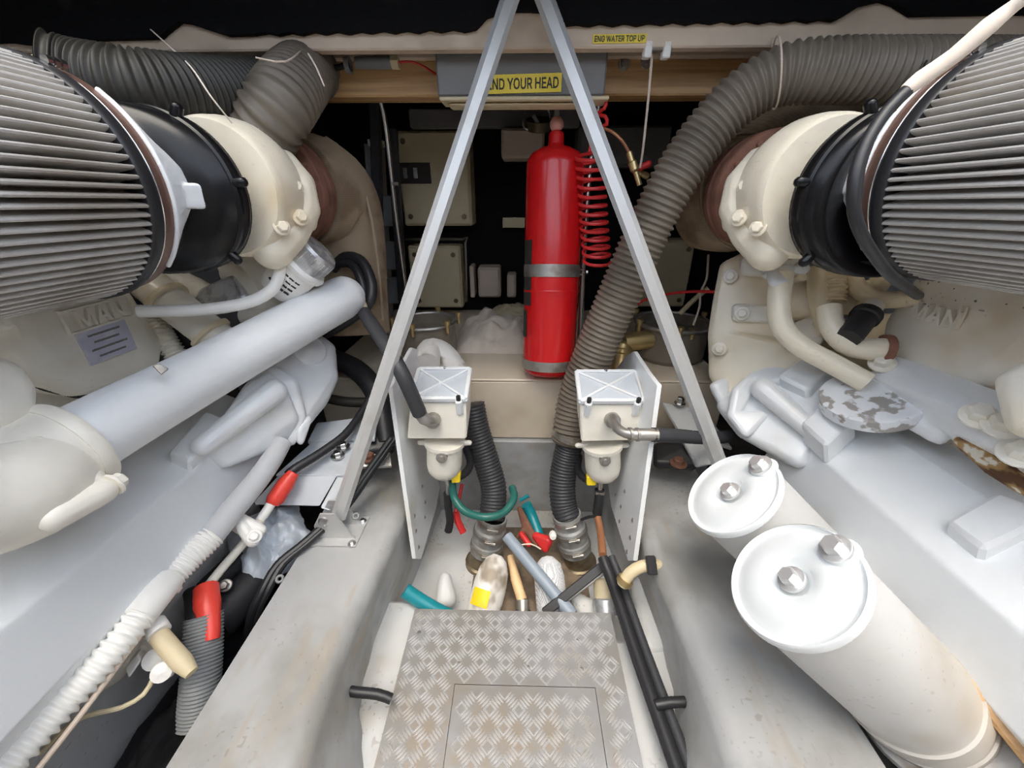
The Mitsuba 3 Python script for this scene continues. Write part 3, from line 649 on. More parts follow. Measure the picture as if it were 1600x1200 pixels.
A(k, 'handle', rhull(V([[.053,.824,.105],[.086,.804,.109],[.078,.794,.087]]), [.012, .014, .010]), 'redrubber')
A(k, 'handle', rhull(V([[.010,.825,.110],[.030,.799,.100]]), [.009, .009]), 'redrubber')
A(k, 'knob', lathe([(0, .012), (.009, .010), (.011, 0), (.009, -.01), (0, -.012)], V([.097,.790,.147]), [0, -1, .3], 14), 'whiteplastic')
k = T('black_bar', 'black flat bar lying slantwise in the bilge right of the mesh bottle', 'bar')
A(k, 'bar', bar(*V([[.222,.669,.190],[.064,.597,.096]]), .022, .008, (0, -.6, 1), .002), 'blackplastic')
A(k, 'bar', bar(*V([[.224,.674,.156],[.114,.629,.090]]), .012, .012, (0, -.6, 1), .002), 'dullsteel')
k = T('jar', 'small jar with cream cap wedged by the black channel', 'jar')
q = V([[.216,.598,.090],[.216,.664,.134]])
L = np.linalg.norm(q[1] - q[0])
A(k, 'cap', lathe([(.026, L * .45), (.026, L * .95), (.022, L), (0, L)], q[0], q[1] - q[0], 28), 'boxcream')
A(k, 'body', lathe([(0, 0), (.030, .002), (.031, L * .4), (.027, L * .45), (0, L * .45)], q[0], q[1] - q[0], 28), 'foil')
O('grey_wad', cast([(V([[.157,.644,.073],[.188,.631,.068],[.168,.608,.066]]), .02)], .008), 'gelwhite', 'pale lump of sealant at the plate edge right of the grey pipe', 'sealant')
O('sponge', cast([(V([[-.194,.688,.089],[-.181,.653,.062],[-.196,.643,.064]]), [.018, .022, .018])], .008), 'gelwhite', 'white moulded lump at the left edge of the bilge', 'moulding')

# long black channel beside the plate
k = T('black_channel', 'long black cable channel lying along the right edge of the chequer plate', 'cable channel')
p = V([[.205,.659,.216],[.219,.597,.200],[.235,.473,.185],[.248,.368,.180],[.258,.281,.178],[.262,.223,.178]])
A(k, 'hose', tube(p, .0125, 14), 'rubber')
p2 = p + V([.021, .004, .0])
A(k, 'hose', tube(p2, .0095, 14), 'hoseblack')
A(k, 'copper_end', tube(V([[.219,.809,.205],[.220,.761,.196],[.210,.676,.204]]), .010, 12), 'copper', label='copper-coloured end sleeve')
A(k, 'tie', tube(V([[.215,.801,.211],[.196,.807,.200],[.178,.818,.179]]), .004, 8), 'rubber')
k = T('hose_hoop', 'cream hose arching over the rounded ledge with a black cable tie', 'hose')
A(k, 'hose', tube(V([[.227,.567,.243],[.242,.575,.270],[.269,.582,.284],[.302,.584,.286],[.328,.586,.266]]), .0125, 14), 'boxcream')
A(k, 'tie', bar(*V([[.282,.585,.313],[.284,.561,.285]]), .012, .02, (1, 0, 0), .002), 'blackplastic')
A(k, 'clip', lathe([(.0132, -.006), (.017, -.006), (.017, .006), (.0132, .006)], V([.232,.570,.252]), V([.242,.575,.270]) - V([.227,.567,.243]), 16), 'brass')
O('ledge_dome', cast([(V([[.310,.642,.130],[.371,.635,.130],[.357,.527,.120],[.289,.512,.120]]), [.03, .03, .028, .028])], .012), 'gelwhite', 'rounded white fibreglass dome on the right ledge behind the black channel', 'moulding')

# ---------------------------------------------------------------- on the step and the bulkhead
def wad(c, sx, sy, h, seed):
    n, m = 44, 30
    u, v = np.meshgrid(np.linspace(-1, 1, n), np.linspace(-1, 1, m), indexing='ij')
    r = np.sqrt(u ** 4 + v ** 4) ** .5
    P3 = np.stack([u * 3 + seed, v * 3, np.zeros_like(u)], -1)
    ang = .12 * (meshkit.fbm(P3 * .8, 3, seed) - .5)
    z = h * np.clip(1 - r ** 3, 0, 1) * (.45 + 1.1 * meshkit.fbm(P3 * 1.3, 4, seed)) + .10 * h * np.sin(9 * (u + v * .6 + 3 * ang))*np.clip(1-r**3,0,1)
    X = np.stack([c[0] + sx * u * (1 + ang * 2), c[1] + sy * v * (1 + ang), c[2] + np.clip(z, 0, None)], -1).reshape(-1, 3)
    i, j = np.meshgrid(np.arange(n - 1), np.arange(m - 1), indexing='ij')
    q = np.stack([i * m + j, (i + 1) * m + j, (i + 1) * m + j + 1, i * m + j + 1], -1).reshape(-1, 4)
    return trimesh.Trimesh(X, np.vstack([q[:, [0, 1, 2]], q[:, [0, 2, 3]]]), process=False)
O('crumpled_cloth', wad(V([-.094,1.416,.513]), .155, .17, .075, 3), 'cloth', 'crumpled beige cloth on the white step left of the extinguisher', 'cloth', smooth=True)
O('folded_cloth', wad(V([-.034,1.789,.513]), .11, .06, .035, 7), 'boxcream', 'small folded cream cloth at the back of the step', 'cloth', smooth=True)

YW = 1.80
def cabinet(name, pa, pb, dep, lab, cat, m='boxcream', lip=True, screws=True):
    k = T(name, lab, cat)
    a, b = pa, pb
    A(k, 'body', ybox(a, b, dep, .006), m)
    if lip:
        e = .006
        A(k, 'door', abox([a[0] + e, a[1] - .012, b[2] + e], [b[0] - e, a[1] - .001, a[2] - e], .004), m)
    if screws:
        for sx in (0, 1):
            for sz in (0, 1):
                q = V([(a[0] + .03) * (1 - sx) + (b[0] - .03) * sx, a[1] - .013, (b[2] + .035) * (1 - sz) + (a[2] - .035) * sz])
                A(k, 'lock', lathe([(0, .003), (.008, .003), (.010, 0), (.010, -.001)], q, [0, -1, 0], 14), 'bronze')
    return k
k = cabinet('electrical_cabinet', V([-.474,1.680,1.226]), V([-.199,1.680,.899]), .15, 'upper beige electrical cabinet with black window on the bulkhead', 'cabinet')
a, b = V([-.470,1.666,1.122]), V([-.349,1.666,1.051])
w = A(k, 'window', ybox(a, b, .004, .001), 'ink', label='black instrument window')
for q0, q1 in ((V([-.454,1.664,1.105]), V([-.439,1.664,1.069])), (V([-.415,1.664,1.105]), V([-.399,1.664,1.069]))): A(w, 'display', ybox(q0, q1, .002, .0005), 'foil')
k = cabinet('electrical_cabinet', V([-.486,1.720,.818]), V([-.260,1.720,.551]), .10, 'lower beige electrical cabinet in a wire guard on the bulkhead', 'cabinet')
A(k, 'guard', tube(V([[-.491,1.690,.846],[-.245,1.690,.847],[-.233,1.690,.832],[-.240,1.690,.585]]), .005, 8), 'steel', label='steel wire guard')
k = cabinet('junction_box', V([-.189,1.720,.729]), V([-.090,1.720,.599]), .10, 'small beige junction box right of the lower cabinet', 'junction box', 'boxpink', True, False)
A(k, 'side_panel', ybox(V([-.228,1.740,.731]), V([-.208,1.740,.593]), .09, .003), 'boxpink')
k = cabinet('junction_box', V([-.061,1.720,.697]), V([-.021,1.720,.599]), .10, 'narrow junction box just left of the extinguisher', 'junction box', 'boxpink', True, False)
k = cabinet('electrical_cabinet', V([.465,1.700,.845]), V([.723,1.700,.565]), .12, 'beige electrical cabinet behind the ribbed duct on the right', 'cabinet', 'boxcream', True, True)
k = cabinet('equipment_case', V([.210,1.700,1.243]), V([.555,1.700,1.110]), .12, 'dim grey equipment case high on the bulkhead right of the extinguisher', 'case', 'boxgrey', True, False)
k = cabinet('plastic_tray', V([-.072,1.550,1.215]), V([.077,1.550,1.126]), .14, 'pale translucent plastic tray behind the extinguisher valve', 'tray', 'boxpink', True, False)
A(k, 'handle', tube(V([[.008,1.530,1.265],[.083,1.530,1.265],[.085,1.530,1.212],[.008,1.530,1.212],[.008,1.530,1.265]]), .004, 6), 'steel')
A(k, 'lever', bar(*V([[.035,1.520,1.246],[.068,1.520,1.200]]), .012, .006, (0, 1, 0), .001), 'foil')
A(k, 'cup', lathe([(0, -.015), (.04, -.01), (.045, .02), (.04, .02), (0, 0)], V([.056,1.540,1.217]), [0, -.4, 1], 24), 'bronze')
O('crossrail', abox(V([-.401,1.620,1.226]), V([.202,1.660,1.283]), .004), 'boxgrey', 'dark grey rail across the bulkhead above the upper cabinet', 'rail')
O('yellow_sticker', ybox(V([-.081,1.790,.926]), V([.015,1.790,.885]), .01, .001), 'boxcream', 'torn pale sticker on the black bulkhead left of the extinguisher', 'sticker')
# rack posts on the left of the bulkhead
k = T('chrome_rod', 'bright chrome rod running down in front of the upper cabinet', 'rod')
A(k, 'rod', tube(V([[-.404,1.320,1.260],[-.402,1.340,1.187],[-.410,1.360,.962],[-.413,1.380,.665],[-.421,1.400,.498]]), .0065, 10), 'steel')
A(k, 'bracket', ybox(V([-.404,1.340,1.046]), V([-.386,1.340,1.036]), .01, .001), 'dullsteel')
k = T('cable_trunking', 'dark vertical cable trunking with pale end clip left of the chrome rod', 'trunking')
A(k, 'trunk', bar(*V([[-.496,1.500,1.164],[-.568,1.550,.486]]), .055, .05, (0, 1, 0)), 'boxgrey')
A(k, 'clip', ybox(V([-.505,1.460,1.174]), V([-.460,1.460,1.154]), .04, .002), 'whiteplastic', label='pale end clip')
for q in V([[-.487,1.480,.959],[-.500,1.490,.806],[-.505,1.500,.673]]):
    A(k, 'module', ybox(q + V([-.04, 0, .05]), q + V([.03, 0, -.05]), .03, .003), 'greycond')
    A(k, 'screw', lathe([(0, .003), (.006, .002), (.006, 0)], q + V([-.01, -.001, .055]), [0, -1, 0], 10), 'steel')
O('black_post', [bar(*V([[-.408,1.420,1.198],[-.456,1.460,.569]]), .03, .03, (0, 1, 0)), bar(*V([[-.457,1.440,1.268],[-.563,1.480,.509]]), .03, .03, (0, 1, 0))], 'blackplastic', 'pair of black vertical posts beside the chrome rod', 'post')

# raw water strainers, elbow and brass fitting on the step
def strainer(c, R, H, lab):
    k = T('sea_strainer', lab, 'strainer')
    A(k, 'body', lathe([(0, 0), (R * .9, 0), (R, .015), (R, H), (R * .93, H), (R * .93, H * .72), (0, H * .7)], c, [0, 0, 1], 40), 'strainer')
    A(k, 'rim', [ring(c + V([0, 0, H]), [0, 0, 1], R + .004, .007, 48, 8)], 'dullsteel')
    for g in range(0, 360, 60):
        q = c + V([(R + .014) * math.cos(math.radians(g + 20)), (R + .014) * math.sin(math.radians(g + 20)), H])
        A(k, 'wing_nut', [lathe([(0, -.02), (.006, -.02), (.006, .008), (.010, .008), (.010, .02), (0, .022)], q, [0, 0, 1], 10)], 'brass')
    return k
k = strainer(V([-.315, 1.24, .512]), .095, .12, 'round sea strainer without lid left of the step')
k = strainer(V([.505, 1.25, .512]), .115, .12, 'round sea strainer right of the ribbed duct behind the prop leg')
k = T('exhaust_elbow', 'white spotted pipe elbow behind the left fuel filter', 'pipe')
A(k, 'pipe', tube(V([[-.272,1.038,.562],[-.277,1.101,.578],[-.245,1.117,.564],[-.207,1.091,.532],[-.188,1.056,.505]]), [.036, .038, .038, .037, .036], 22), 'oldbottle')
k = T('hose_fitting', 'ribbed brass-coloured fitting between the duct and the right strainer', 'fitting')
A(k, 'body', lathe([(.0, 0), (.030, 0), (.030, .06), (.036, .062), (.036, .075), (.032, .08), (.036, .088), (.036, .10), (.030, .11), (0, .11)], V([.312,1.118,.495]), V([.338,1.215,.603]) - V([.312,1.118,.495]), 30), 'brass')
A(k, 'branch', lathe([(0, 0), (.03, 0), (.03, .09), (0, .09)], V([.335,1.183,.581]), [1, .1, .1], 26), 'brass')
O('red_cable', tube(V([[.335,1.274,.633],[.350,1.245,.663],[.389,1.223,.707],[.445,1.193,.734],[.497,1.137,.755],[.533,1.067,.770]]), .0042, 8), 'redrubber', 'thin red cable arching from the duct to the right engine', 'cable')
k = T('earth_wire', 'thin pale wire with terminal hanging between strainer and right engine', 'wire')
A(k, 'wire', tube(V([[.561,1.217,.848],[.561,1.196,.782],[.549,1.189,.745],[.545,1.168,.701],[.531,1.153,.649]]), .0035, 8), 'boxpink')
A(k, 'tube', tube(V([[.585,1.224,.748],[.552,1.228,.711],[.518,1.237,.662]]), .008, 10), 'boxcream')
A(k, 'terminal', lathe([(0, -.02), (.010, -.02), (.010, 0), (.013, 0), (.013, .012), (0, .012)], V([.529,1.143,.628]), [0, 0, 1], 10), 'brass')

# ---------------------------------------------------------------- air filters, turbochargers, wrapped exhausts (both sides)
def mir(p, s): return np.asarray(p) * V([-s, 1, 1]) - (V([.016, 0, 0]) if s > 0 else 0)
mv = mir
def rings(c, r, axis, n=48):
    """Circles square to one fixed axis, their centres along c."""
    F_ = frame(axis); g = np.linspace(0, 2 * np.pi, n, endpoint=False)
    v = (c[:, None] + r[:, None, None] * (np.cos(g)[None, :, None] * F_[:, 0] + np.sin(g)[None, :, None] * F_[:, 1])).reshape(-1, 3)
    i, j = np.meshgrid(np.arange(len(c) - 1), np.arange(n), indexing='ij')
    q = np.stack([i * n + j, i * n + (j + 1) % n, (i + 1) * n + (j + 1) % n, (i + 1) * n + j], -1).reshape(-1, 4)
    return trimesh.Trimesh(v, np.vstack([q[:, [0, 1, 2]], q[:, [0, 2, 3]]]), process=False)      # measured on the left (s = -1); the right engine is its mirror image
def pleats(o, axis, R0, R1, L, n=80):
    """A pleated paper element: folded sheet with rounded crests."""
    prof = [(-.5, R0), (-.32, R0 + .25 * (R1 - R0)), (-.25, R1 - .004), (-.17, R1 - .0009), (0, R1), (.17, R1 - .0009), (.25, R1 - .004), (.32, R0 + .25 * (R1 - R0))]
    ang = np.array([(i + a) / n * 2 * np.pi for i in range(n) for a, _ in prof]); rad = np.array([r for _ in range(n) for _, r in prof])
    Fm = frame(axis); m = len(ang); hs = np.linspace(0, L, 5)
    v = np.concatenate([np.stack([rad * np.cos(ang), rad * np.sin(ang), np.full(m, h)], 1) for h in hs]) @ Fm.T + o
    i, j = np.meshgrid(np.arange(len(hs) - 1), np.arange(m), indexing='ij')
    q = np.stack([i * m + j, i * m + (j + 1) % m, (i + 1) * m + (j + 1) % m, (i + 1) * m + j], -1).reshape(-1, 4)
    return trimesh.Trimesh(v, np.vstack([q[:, [0, 1, 2]], q[:, [0, 2, 3]]]), process=False)

for s, side in ((-1, 'left'), (1, 'right')):
    c, d = (V([-.660,.586,1.014]), V([-.550,3.316,.991])) if s < 0 else (V([.664,.654,1.035]), V([.325,3.336,.991])); d = unit(d - c)
    k = T('air_filter', f'large grey pleated cylindrical air filter at the upper {side}', 'air filter')
    A(k, 'pleated_element', pleats(c - d * .43, d, .122, .1525, .425), 'pleat', 28)
    A(k, 'end_ring', lathe([(.10, -.012), (.152, -.012), (.1548, -.008), (.1548, .004), (.150, .010), (.118, .014), (.10, .014)], c, d, 72), 'rubber', 40)
    A(k, 'end_ring', lathe([(.0, -.012), (.150, -.012), (.1545, -.006), (.1545, .012), (.150, .016), (0, .016)], c - d * .43, d, 72), 'rubber', 40)
    A(k, 'core', lathe([(.116, -.42), (.116, .0)], c, d, 48), 'blackplastic', 40)
    A(k, 'clamp_band', lathe([(.1495, .010), (.1505, .012), (.1485, .034), (.1275, .036)], c, d, 72), 'band', 40, label='brown rusty clamp band')
    A(k, 'band_edge', ring(c + d * .011, d, .1505, .0012, 72, 6), 'steel')
    Fm = frame(d)
    # white cast bracket gripping the band on the inner side
    e_in = unit(V([-s, 0, 0]) - d * (d @ V([-s, 0, 0]))); e_up = np.cross(d, e_in); e_up = e_up if e_up[2] > 0 else -e_up
    pol = lambda a, r, h: c + (e_in * math.cos(math.radians(a)) + e_up * math.sin(math.radians(a))) * r + d * h
    wd_ = lambda a: .008 + .040 * math.exp(-((a - 2) / 22.) ** 2)
    arcs = [([pol(a, .1505, .032), pol(a, .138, .034 + wd_(a)), pol(a + 8, .1505, .032), pol(a + 8, .138, .034 + wd_(a + 8))], .0035) for a in range(-46, 50, 8)]
    br = A(k, 'bracket', cast(arcs + [([pol(-9, .143, .06), pol(-9, .152, .084), pol(1, .143, .06), pol(1, .152, .084)], .0055)], .007, 4), 'white', 50, label='white painted clamp bracket')
    A(br, 'screw', hexbolt(pol(-6, .155, .088), d, .009, .014, False), 'white')
    for h in (.0, .008, .016): A(k, 'worm_screw', lathe([(0, -.003), (.0055, -.003), (.0055, .003), (0, .003)], pol(62, .158, .002 + h), d, 10), 'steel')
    # black rubber intake boot: round sections square to the shaft
    bt = T('intake_boot', f'black rubber intake boot between the {side} air filter and turbocharger', 'intake hose')
    bp_, br_ = spline(np.vstack([c + d * .034, (c + d * .06) * .88 + .12 * mv(V([-.605,.662,1.006]), s), mv(V([[-.609,.669,1.006],[-.583,.700,1.005],[-.577,.716,1.005]]), s)]), .008)
    A(bt, 'boot', rings(bp_, np.interp(br_, np.linspace(0, 1, 9), [.104, .112, .119, .1225, .124, .124, .1235, .121, .112]), V([0, 1, 0]), 64), 'bootblack', 40)
    b2 = bp_[-4]; bx = V([0, 1, 0])
    A(bt, 'lip', lathe([(.10, -.008), (.121, -.008), (.1245, -.005), (.1245, .005), (.121, .008), (.10, .008)], b2, bx, 64), 'bootblack', 40)
    for a in (62, 8, -50):
        rad = V([-s * math.cos(math.radians(a)), 0, math.sin(math.radians(a))]); q = b2 + rad * .124
        A(bt, 'lug', rhull([q, q + rad * .010], .0085), 'bootblack')
    # turbocharger
    t0, t1 = mv(V([-.543,.811,1.013]), s), mv(V([-.549,.950,1.014]), s)
    ax = V([0, 1, 0])
    tk = T('turbocharger', f'cream painted turbocharger with rusty turbine flange on the {side} engine', 'turbocharger')
    A(tk, 'compressor_housing', lathe([(0, -.06), (.108, -.06), (.112, -.055), (.115, -.045), (.119, -.02), (.120, .005), (.114, .03), (.100, .05), (.085, .06), (.074, .075), (.070, .10), (.0, .10)], t0, ax, 64), 'creamwarm', 50)
    q = [mv(p, s) for p in V([[-.475,.860,1.055],[-.445,.858,1.025],[-.440,.848,.982],[-.461,.816,.940],[-.493,.788,.906],[-.485,.910,1.066],[-.433,.844,.950],[-.513,.865,1.090],[-.546,.800,1.106],[-.541,.836,1.099]])]
    A(tk, 'outlet', cast([([q[0], q[1]], [.036, .030]), ([q[1], q[2]], [.030, .030]), ([q[2], q[3]], [.030, .034]), ([q[3], q[4]], [.034, .036]), ([q[2], q[6]], [.024, .012]), ([q[8], q[9]], [.020, .016])], .009, 8), 'creamwarm', 50)
    for p in V([[-.433,.816,1.020],[-.425,.796,.967],[-.446,.761,.952]]): A(tk, 'bolt', hexbolt(mv(p, s), ax * -.6 + V([-s * .7, 0, .2]), .010, .009), 'creamwarm')
    A(tk, 'turbine_flange', lathe([(.0, -.02), (.113, -.02), (.116, -.016), (.116, .002), (.104, .006), (.104, .02), (.116, .022), (.116, .04), (.07, .04)], t1, ax, 56), 'rust', 40, label='rusty turbine flange')
    e2, e3 = V([1, 0, 0]), V([0, 0, 1])
    for a in range(0, 360, 30):
        A(tk, 'flange_bolt', hexbolt(t1 - ax * .02 + (e2 * math.cos(math.radians(a)) + e3 * math.sin(math.radians(a))) * .098, -ax, .007, .007, False), 'rust')
    wl = {'left': 'brown cloth lagged exhaust elbow curving down behind the left turbocharger', 'right': 'brown cloth lagged exhaust collar behind the right turbocharger'}[side]
    wk = T('lagged_exhaust', wl, 'exhaust')
    if s < 0:
        A(wk, 'lagging', tube(V([[-.537,1.017,1.014],[-.520,1.094,1.012],[-.502,1.144,.976],[-.494,1.151,.876],[-.493,1.130,.763],[-.489,1.101,.634]]), [.118, .128, .124, .112, .102, .098, .094, .092], 48), 'wrap', 40)
        A(wk, 'seam', tube(V([[-.477,1.087,1.133],[-.440,1.086,1.106],[-.408,1.082,1.050],[-.391,1.080,.955],[-.384,1.056,.813],[-.387,1.042,.692]]), .004, 8), 'wrap')
    else:
        w0, w1 = V([.547,1.041,1.014]), V([.518,1.139,.988])
        A(wk, 'lagging', lathe([(0, -.01), (.118, -.01), (.128, .01), (.130, .06), (.118, .13), (.08, .16), (0, .17)], w0, w1 - w0, 48), 'wrap', 45)
        A(wk, 'stitch_band', [ring(w0 + unit(w1 - w0) * .012, w1 - w0, .128, .004, 56, 8)], 'wrap')
O('foam_wedge', cast([(V([[-.775,.741,1.189],[-.742,.744,1.194],[-.717,.737,1.178],[-.757,.737,1.182]]), .010)], .006, 4), 'boxcream', 'small cream lump between the left air filter and the dark ribbed duct', 'packing')
# lagged riser running across behind the right boot
k = T('lagged_riser', 'brown heat-wrapped exhaust pipe running right above the right turbocharger', 'exhaust')
A(k, 'lagging', tube(V([[.558,1.267,1.066],[.579,1.225,1.117],[.643,1.171,1.140],[.734,1.121,1.146],[.846,1.087,1.142],[.951,1.042,1.135]]), [.08, .085, .085, .08, .08, .08], 32), 'wrap', 40)

# ---------------------------------------------------------------- left engine
E1 = T('marine_engine', 'large white marine diesel engine filling the left side of the compartment', 'engine')
box_sec = [(-.60, .44), (-.618, .535), (-.72, .583), (-.86, .588), (-.86, .40), (-.62, .405)]
def prism_y(sec, y0, y1, ch=.012):
    pts = np.array([[x, y, z] for y in (y0, y1) for x, z in sec]); c = pts.mean(0)
    return rhull(c + (pts - c) * (1 - 2 * ch / np.ptp(pts, axis=0).max()), ch)
A(E1, 'block', rhull(V([[-1.18, -.15, .06], [-.80, -.15, .06], [-.80, 1.0, .06], [-1.18, 1.0, .06], [-1.18, -.15, .72], [-.90, -.15, .66], [-.90, 1.0, .66], [-1.18, 1.0, .72]]), .03), 'engineshade', label='lower engine block coloured dark as shade')
A(E1, 'head', rhull(V([[-1.15, -.1, .60], [-.83, -.1, .60], [-.83, .74, .60], [-1.15, .74, .60], [-1.15, -.1, .72], [-.86, -.1, .70], [-.86, .70, .70], [-1.15, .70, .72]]), .015), 'creamclean')
A(E1, 'gasket', cast([(V([[-.800,.731,.668],[-.800,.666,.669],[-.800,.599,.686],[-.800,.558,.724],[-.800,.544,.773]]) - V([0, 0, .008]), .006)], .012, 3), 'rubber', label='added dark line for the gap under the cover')  # dark strip added to draw the dark gap under the cover flange
A(E1, 'sump', rhull(V([[-.95, -.1, .05], [-.70, -.1, .10], [-.70, .72, .10], [-.95, .72, .05], [-.95, -.1, .40], [-.675, -.1, .30], [-.675, .72, .30], [-.95, .72, .40]]), .02), 'gelwhite')
cc = A(E1, 'charge_cooler', prism_y(box_sec, -.12, .80), 'white', 25)
A(cc, 'end_cap', cast([(V([[-.608,.897,.632],[-.569,.959,.666],[-.526,.955,.632],[-.509,.905,.576],[-.519,.855,.541],[-.536,.788,.518],[-.600,.834,.616]]), .030)], .014, 8), 'white', 50)
A(cc, 'dome', lathe([(.0, .014), (.014, .013), (.024, .006), (.036, .004), (.040, -.004)], V([-.532,.900,.653]), V([.55, -.55, .5]), 32), 'white', 50)
A(cc, 'flange', cast([(V([[-.609,.776,.634],[-.576,.812,.638],[-.537,.807,.604],[-.518,.775,.536],[-.531,.737,.492]]), .013)], .010, 5), 'white', 50)
A(cc, 'end_block', cast([(V([[-.542,.768,.603],[-.524,.754,.539],[-.547,.719,.501],[-.597,.620,.518],[-.609,.616,.555],[-.588,.741,.629],[-.569,.777,.634]]), .013)], .012, 3), 'white', 50)
A(cc, 'cross_rib', cast([(V([[-.541,.741,.617],[-.596,.590,.581]]), [.028, .020])], .010, 4), 'white', 50)
A(cc, 'pad', box8(*V([[-.587,.697,.630],[-.552,.696,.616],[-.568,.650,.591],[-.596,.659,.609]]), V([-.02, 0, -.03]), .005), 'white')
A(cc, 'pad', box8(*V([[-.645,.674,.609],[-.605,.668,.595],[-.606,.559,.564],[-.645,.566,.581]]), V([-.01, 0, -.04]), .005), 'white')
A(cc, 'lug', cast([(V([[-.515,.752,.511],[-.505,.780,.524],[-.512,.740,.487]]), .008)], .008, 3), 'white')
pp = V([[-.632,.391,.678],[-.612,.433,.695],[-.579,.647,.710],[-.508,.799,.745],[-.439,.917,.779],[-.421,.946,.789],[-.413,.960,.794]])
cp = A(E1, 'coolant_pipe', tube(pp, [.05, .05, .05, .05, .05, .045, .030], 44), 'white', 40)
pd = unit(pp[1] - pp[2]); po = V([-.617,.426,.692])
A(cp, 'elbow_housing', tube([po + pd * .004, po + pd * .05, V([-.603,.354,.681]), V([-.609,.310,.694]), V([-.614,.273,.721])], [.064, .066, .064, .062, .060], 40, .008), 'creamclean', 40)
A(cp, 'bead', cast([([po + pd * .058 + V([0, 0, -.003]), po + pd * .062], .0675)], .012, 2), 'creamclean', 50)
A(cp, 'flange', lathe([(.05, -.004), (.066, -.004), (.0685, 0), (.0685, .010), (.066, .014), (.05, .014)], po, pd, 64), 'creamclean', 40)
ear0, ear1 = V([-.542,.377,.656]), V([-.550,.329,.660])
A(cp, 'clamp_ear', cast([([ear0, ear1], [.0165, .017]), ([ear0, po + pd * .02], [.012, .03]), ([ear1, po + pd * .06], [.013, .03])], .009, 5), 'creamclean', 50)
A(cp, 'bolt', hexbolt(ear0 - pd * .014, -pd, .0105, .010), 'creamclean')
A(cp, 'chip', rhull(V([[-.558,.536,.768],[-.550,.538,.760],[-.551,.526,.757],[-.563,.531,.768]]), .0012), 'dullsteel', label='chipped paint')

vc = A(E1, 'valve_cover', cast([(np.vstack([V([[-.785,.711,.829],[-.785,.730,.727],[-.785,.711,.698],[-.785,.662,.699],[-.785,.598,.715],[-.785,.564,.752],[-.785,.555,.791],[-.785,.560,.831],[-.785,.634,.851]]), V([[-.785,.711,.829],[-.785,.730,.727],[-.785,.598,.715],[-.785,.555,.791],[-.785,.560,.831],[-.785,.634,.851]]) + V([-.20, 0, .02])]), .034),
                                 (np.vstack([V([[-.800,.744,.689],[-.800,.670,.679],[-.800,.604,.697],[-.800,.562,.734],[-.800,.550,.784],[-.800,.546,.835]]), V([[-.800,.744,.689],[-.800,.604,.697],[-.800,.550,.784]]) + V([-.15, 0, .0])]), .014),
                                 (V([[-.790,.564,.830],[-.770,.534,.867],[-.770,.531,.844]]), .022)], .011, 8), 'creamclean', 50)
vx = -.7497
mc = V([-.750,.653,.815])
A(vc, 'name_panel', slab([(-.060, -.020), (.060, -.020), (.060, .020), (-.060, .020)], mc - V([.002, 0, 0]), V([0, 1, 0]), V([0, 0, 1]), .007, [[(-.057, -.017), (.057, -.017), (.057, .017), (-.057, .017)]]), 'creamclean', False, label='raised cast frame')
A(vc, 'cast_lettering', text('MAN', mc - V([.0025, 0, 0]), V([0, 1, 0]), V([0, 0, 1]), .028, .008, True), 'creamclean', label='raised cast lettering')
sc = V([-.750,.645,.766])
st = A(vc, 'sticker', slab([(-.044, -.029), (.044, -.029), (.044, .029), (-.044, .029)], sc - V([.001, 0, 0]), V([0, 1, 0]), V([0, 0, 1]), .004), 'lilac', False, label='faded lilac sticker')
for i, w in enumerate((.058, .046, .066, .05)):
    A(st, 'print_line', slab([(-w / 2, -.0018), (w / 2, -.0018), (w / 2, .0018), (-w / 2, .0018)], sc + V([.0028, 0, .019 - i * .0125]), V([0, 1, 0]), V([0, 0, 1]), .0006), 'boxgrey')
A(E1, 'valve_cover', cast([(np.vstack([V([[-.668,.415,.810],[-.667,.430,.794],[-.653,.421,.776],[-.643,.404,.762],[-.637,.383,.765],[-.654,.377,.777]])]), .024)], .010, 6), 'creamclean', 50)
# runner pipes under the turbo
A(E1, 'runner_pipe', tube(V([[-.818,.809,.874],[-.745,.784,.817],[-.676,.776,.751],[-.620,.779,.686]]), .036, 24), 'creamclean', 40)
A(E1, 'runner_pipe', tube(V([[-.853,.906,.845],[-.770,.892,.814],[-.725,.882,.791]]), .026, 20), 'creamclean', 40)
for p_, d_ in ((V([-.737,.782,.810]), V([-.706,.778,.781]) - V([-.765,.790,.832])), (V([-.664,.775,.739]), V([-.654,.775,.726]) - V([-.676,.776,.751]))): A(E1, 'pipe_collar', lathe([(.036, -.006), (.043, -.004), (.043, .004), (.036, .006)], p_, d_, 30), 'cream')
A(E1, 'valley_shade', tube(V([[-.894,.851,.826],[-.848,.856,.789],[-.802,.857,.696],[-.732,.853,.615]]), .03, 14), 'rubber')  # black tube added to darken the recess under the runner pipes
A(E1, 'ribbed_pipe', corr(V([[-.798,.795,.773],[-.767,.772,.726],[-.737,.762,.658]]), .020, .0022, .008, 24), 'creamclean', True)
A(E1, 'runner_pipe', tube(V([[-.658,.893,.855],[-.614,.881,.828],[-.582,.876,.770],[-.572,.869,.710]]), .036, 20), 'creamclean', 40)
A(E1, 'rocker_box', cast([(V([[-.622,.882,.877],[-.565,.890,.890],[-.547,.868,.845],[-.606,.862,.789],[-.658,.886,.841]]), .018), (V([[-.688,.898,.868],[-.636,.874,.815],[-.627,.875,.770]]), .014)], .010, 5), 'creamclean', 50)
A(E1, 'runner_pipe', tube(V([[-.635,.845,.756],[-.577,.850,.762],[-.560,.883,.784]]), .018, 16), 'creamclean', 40)
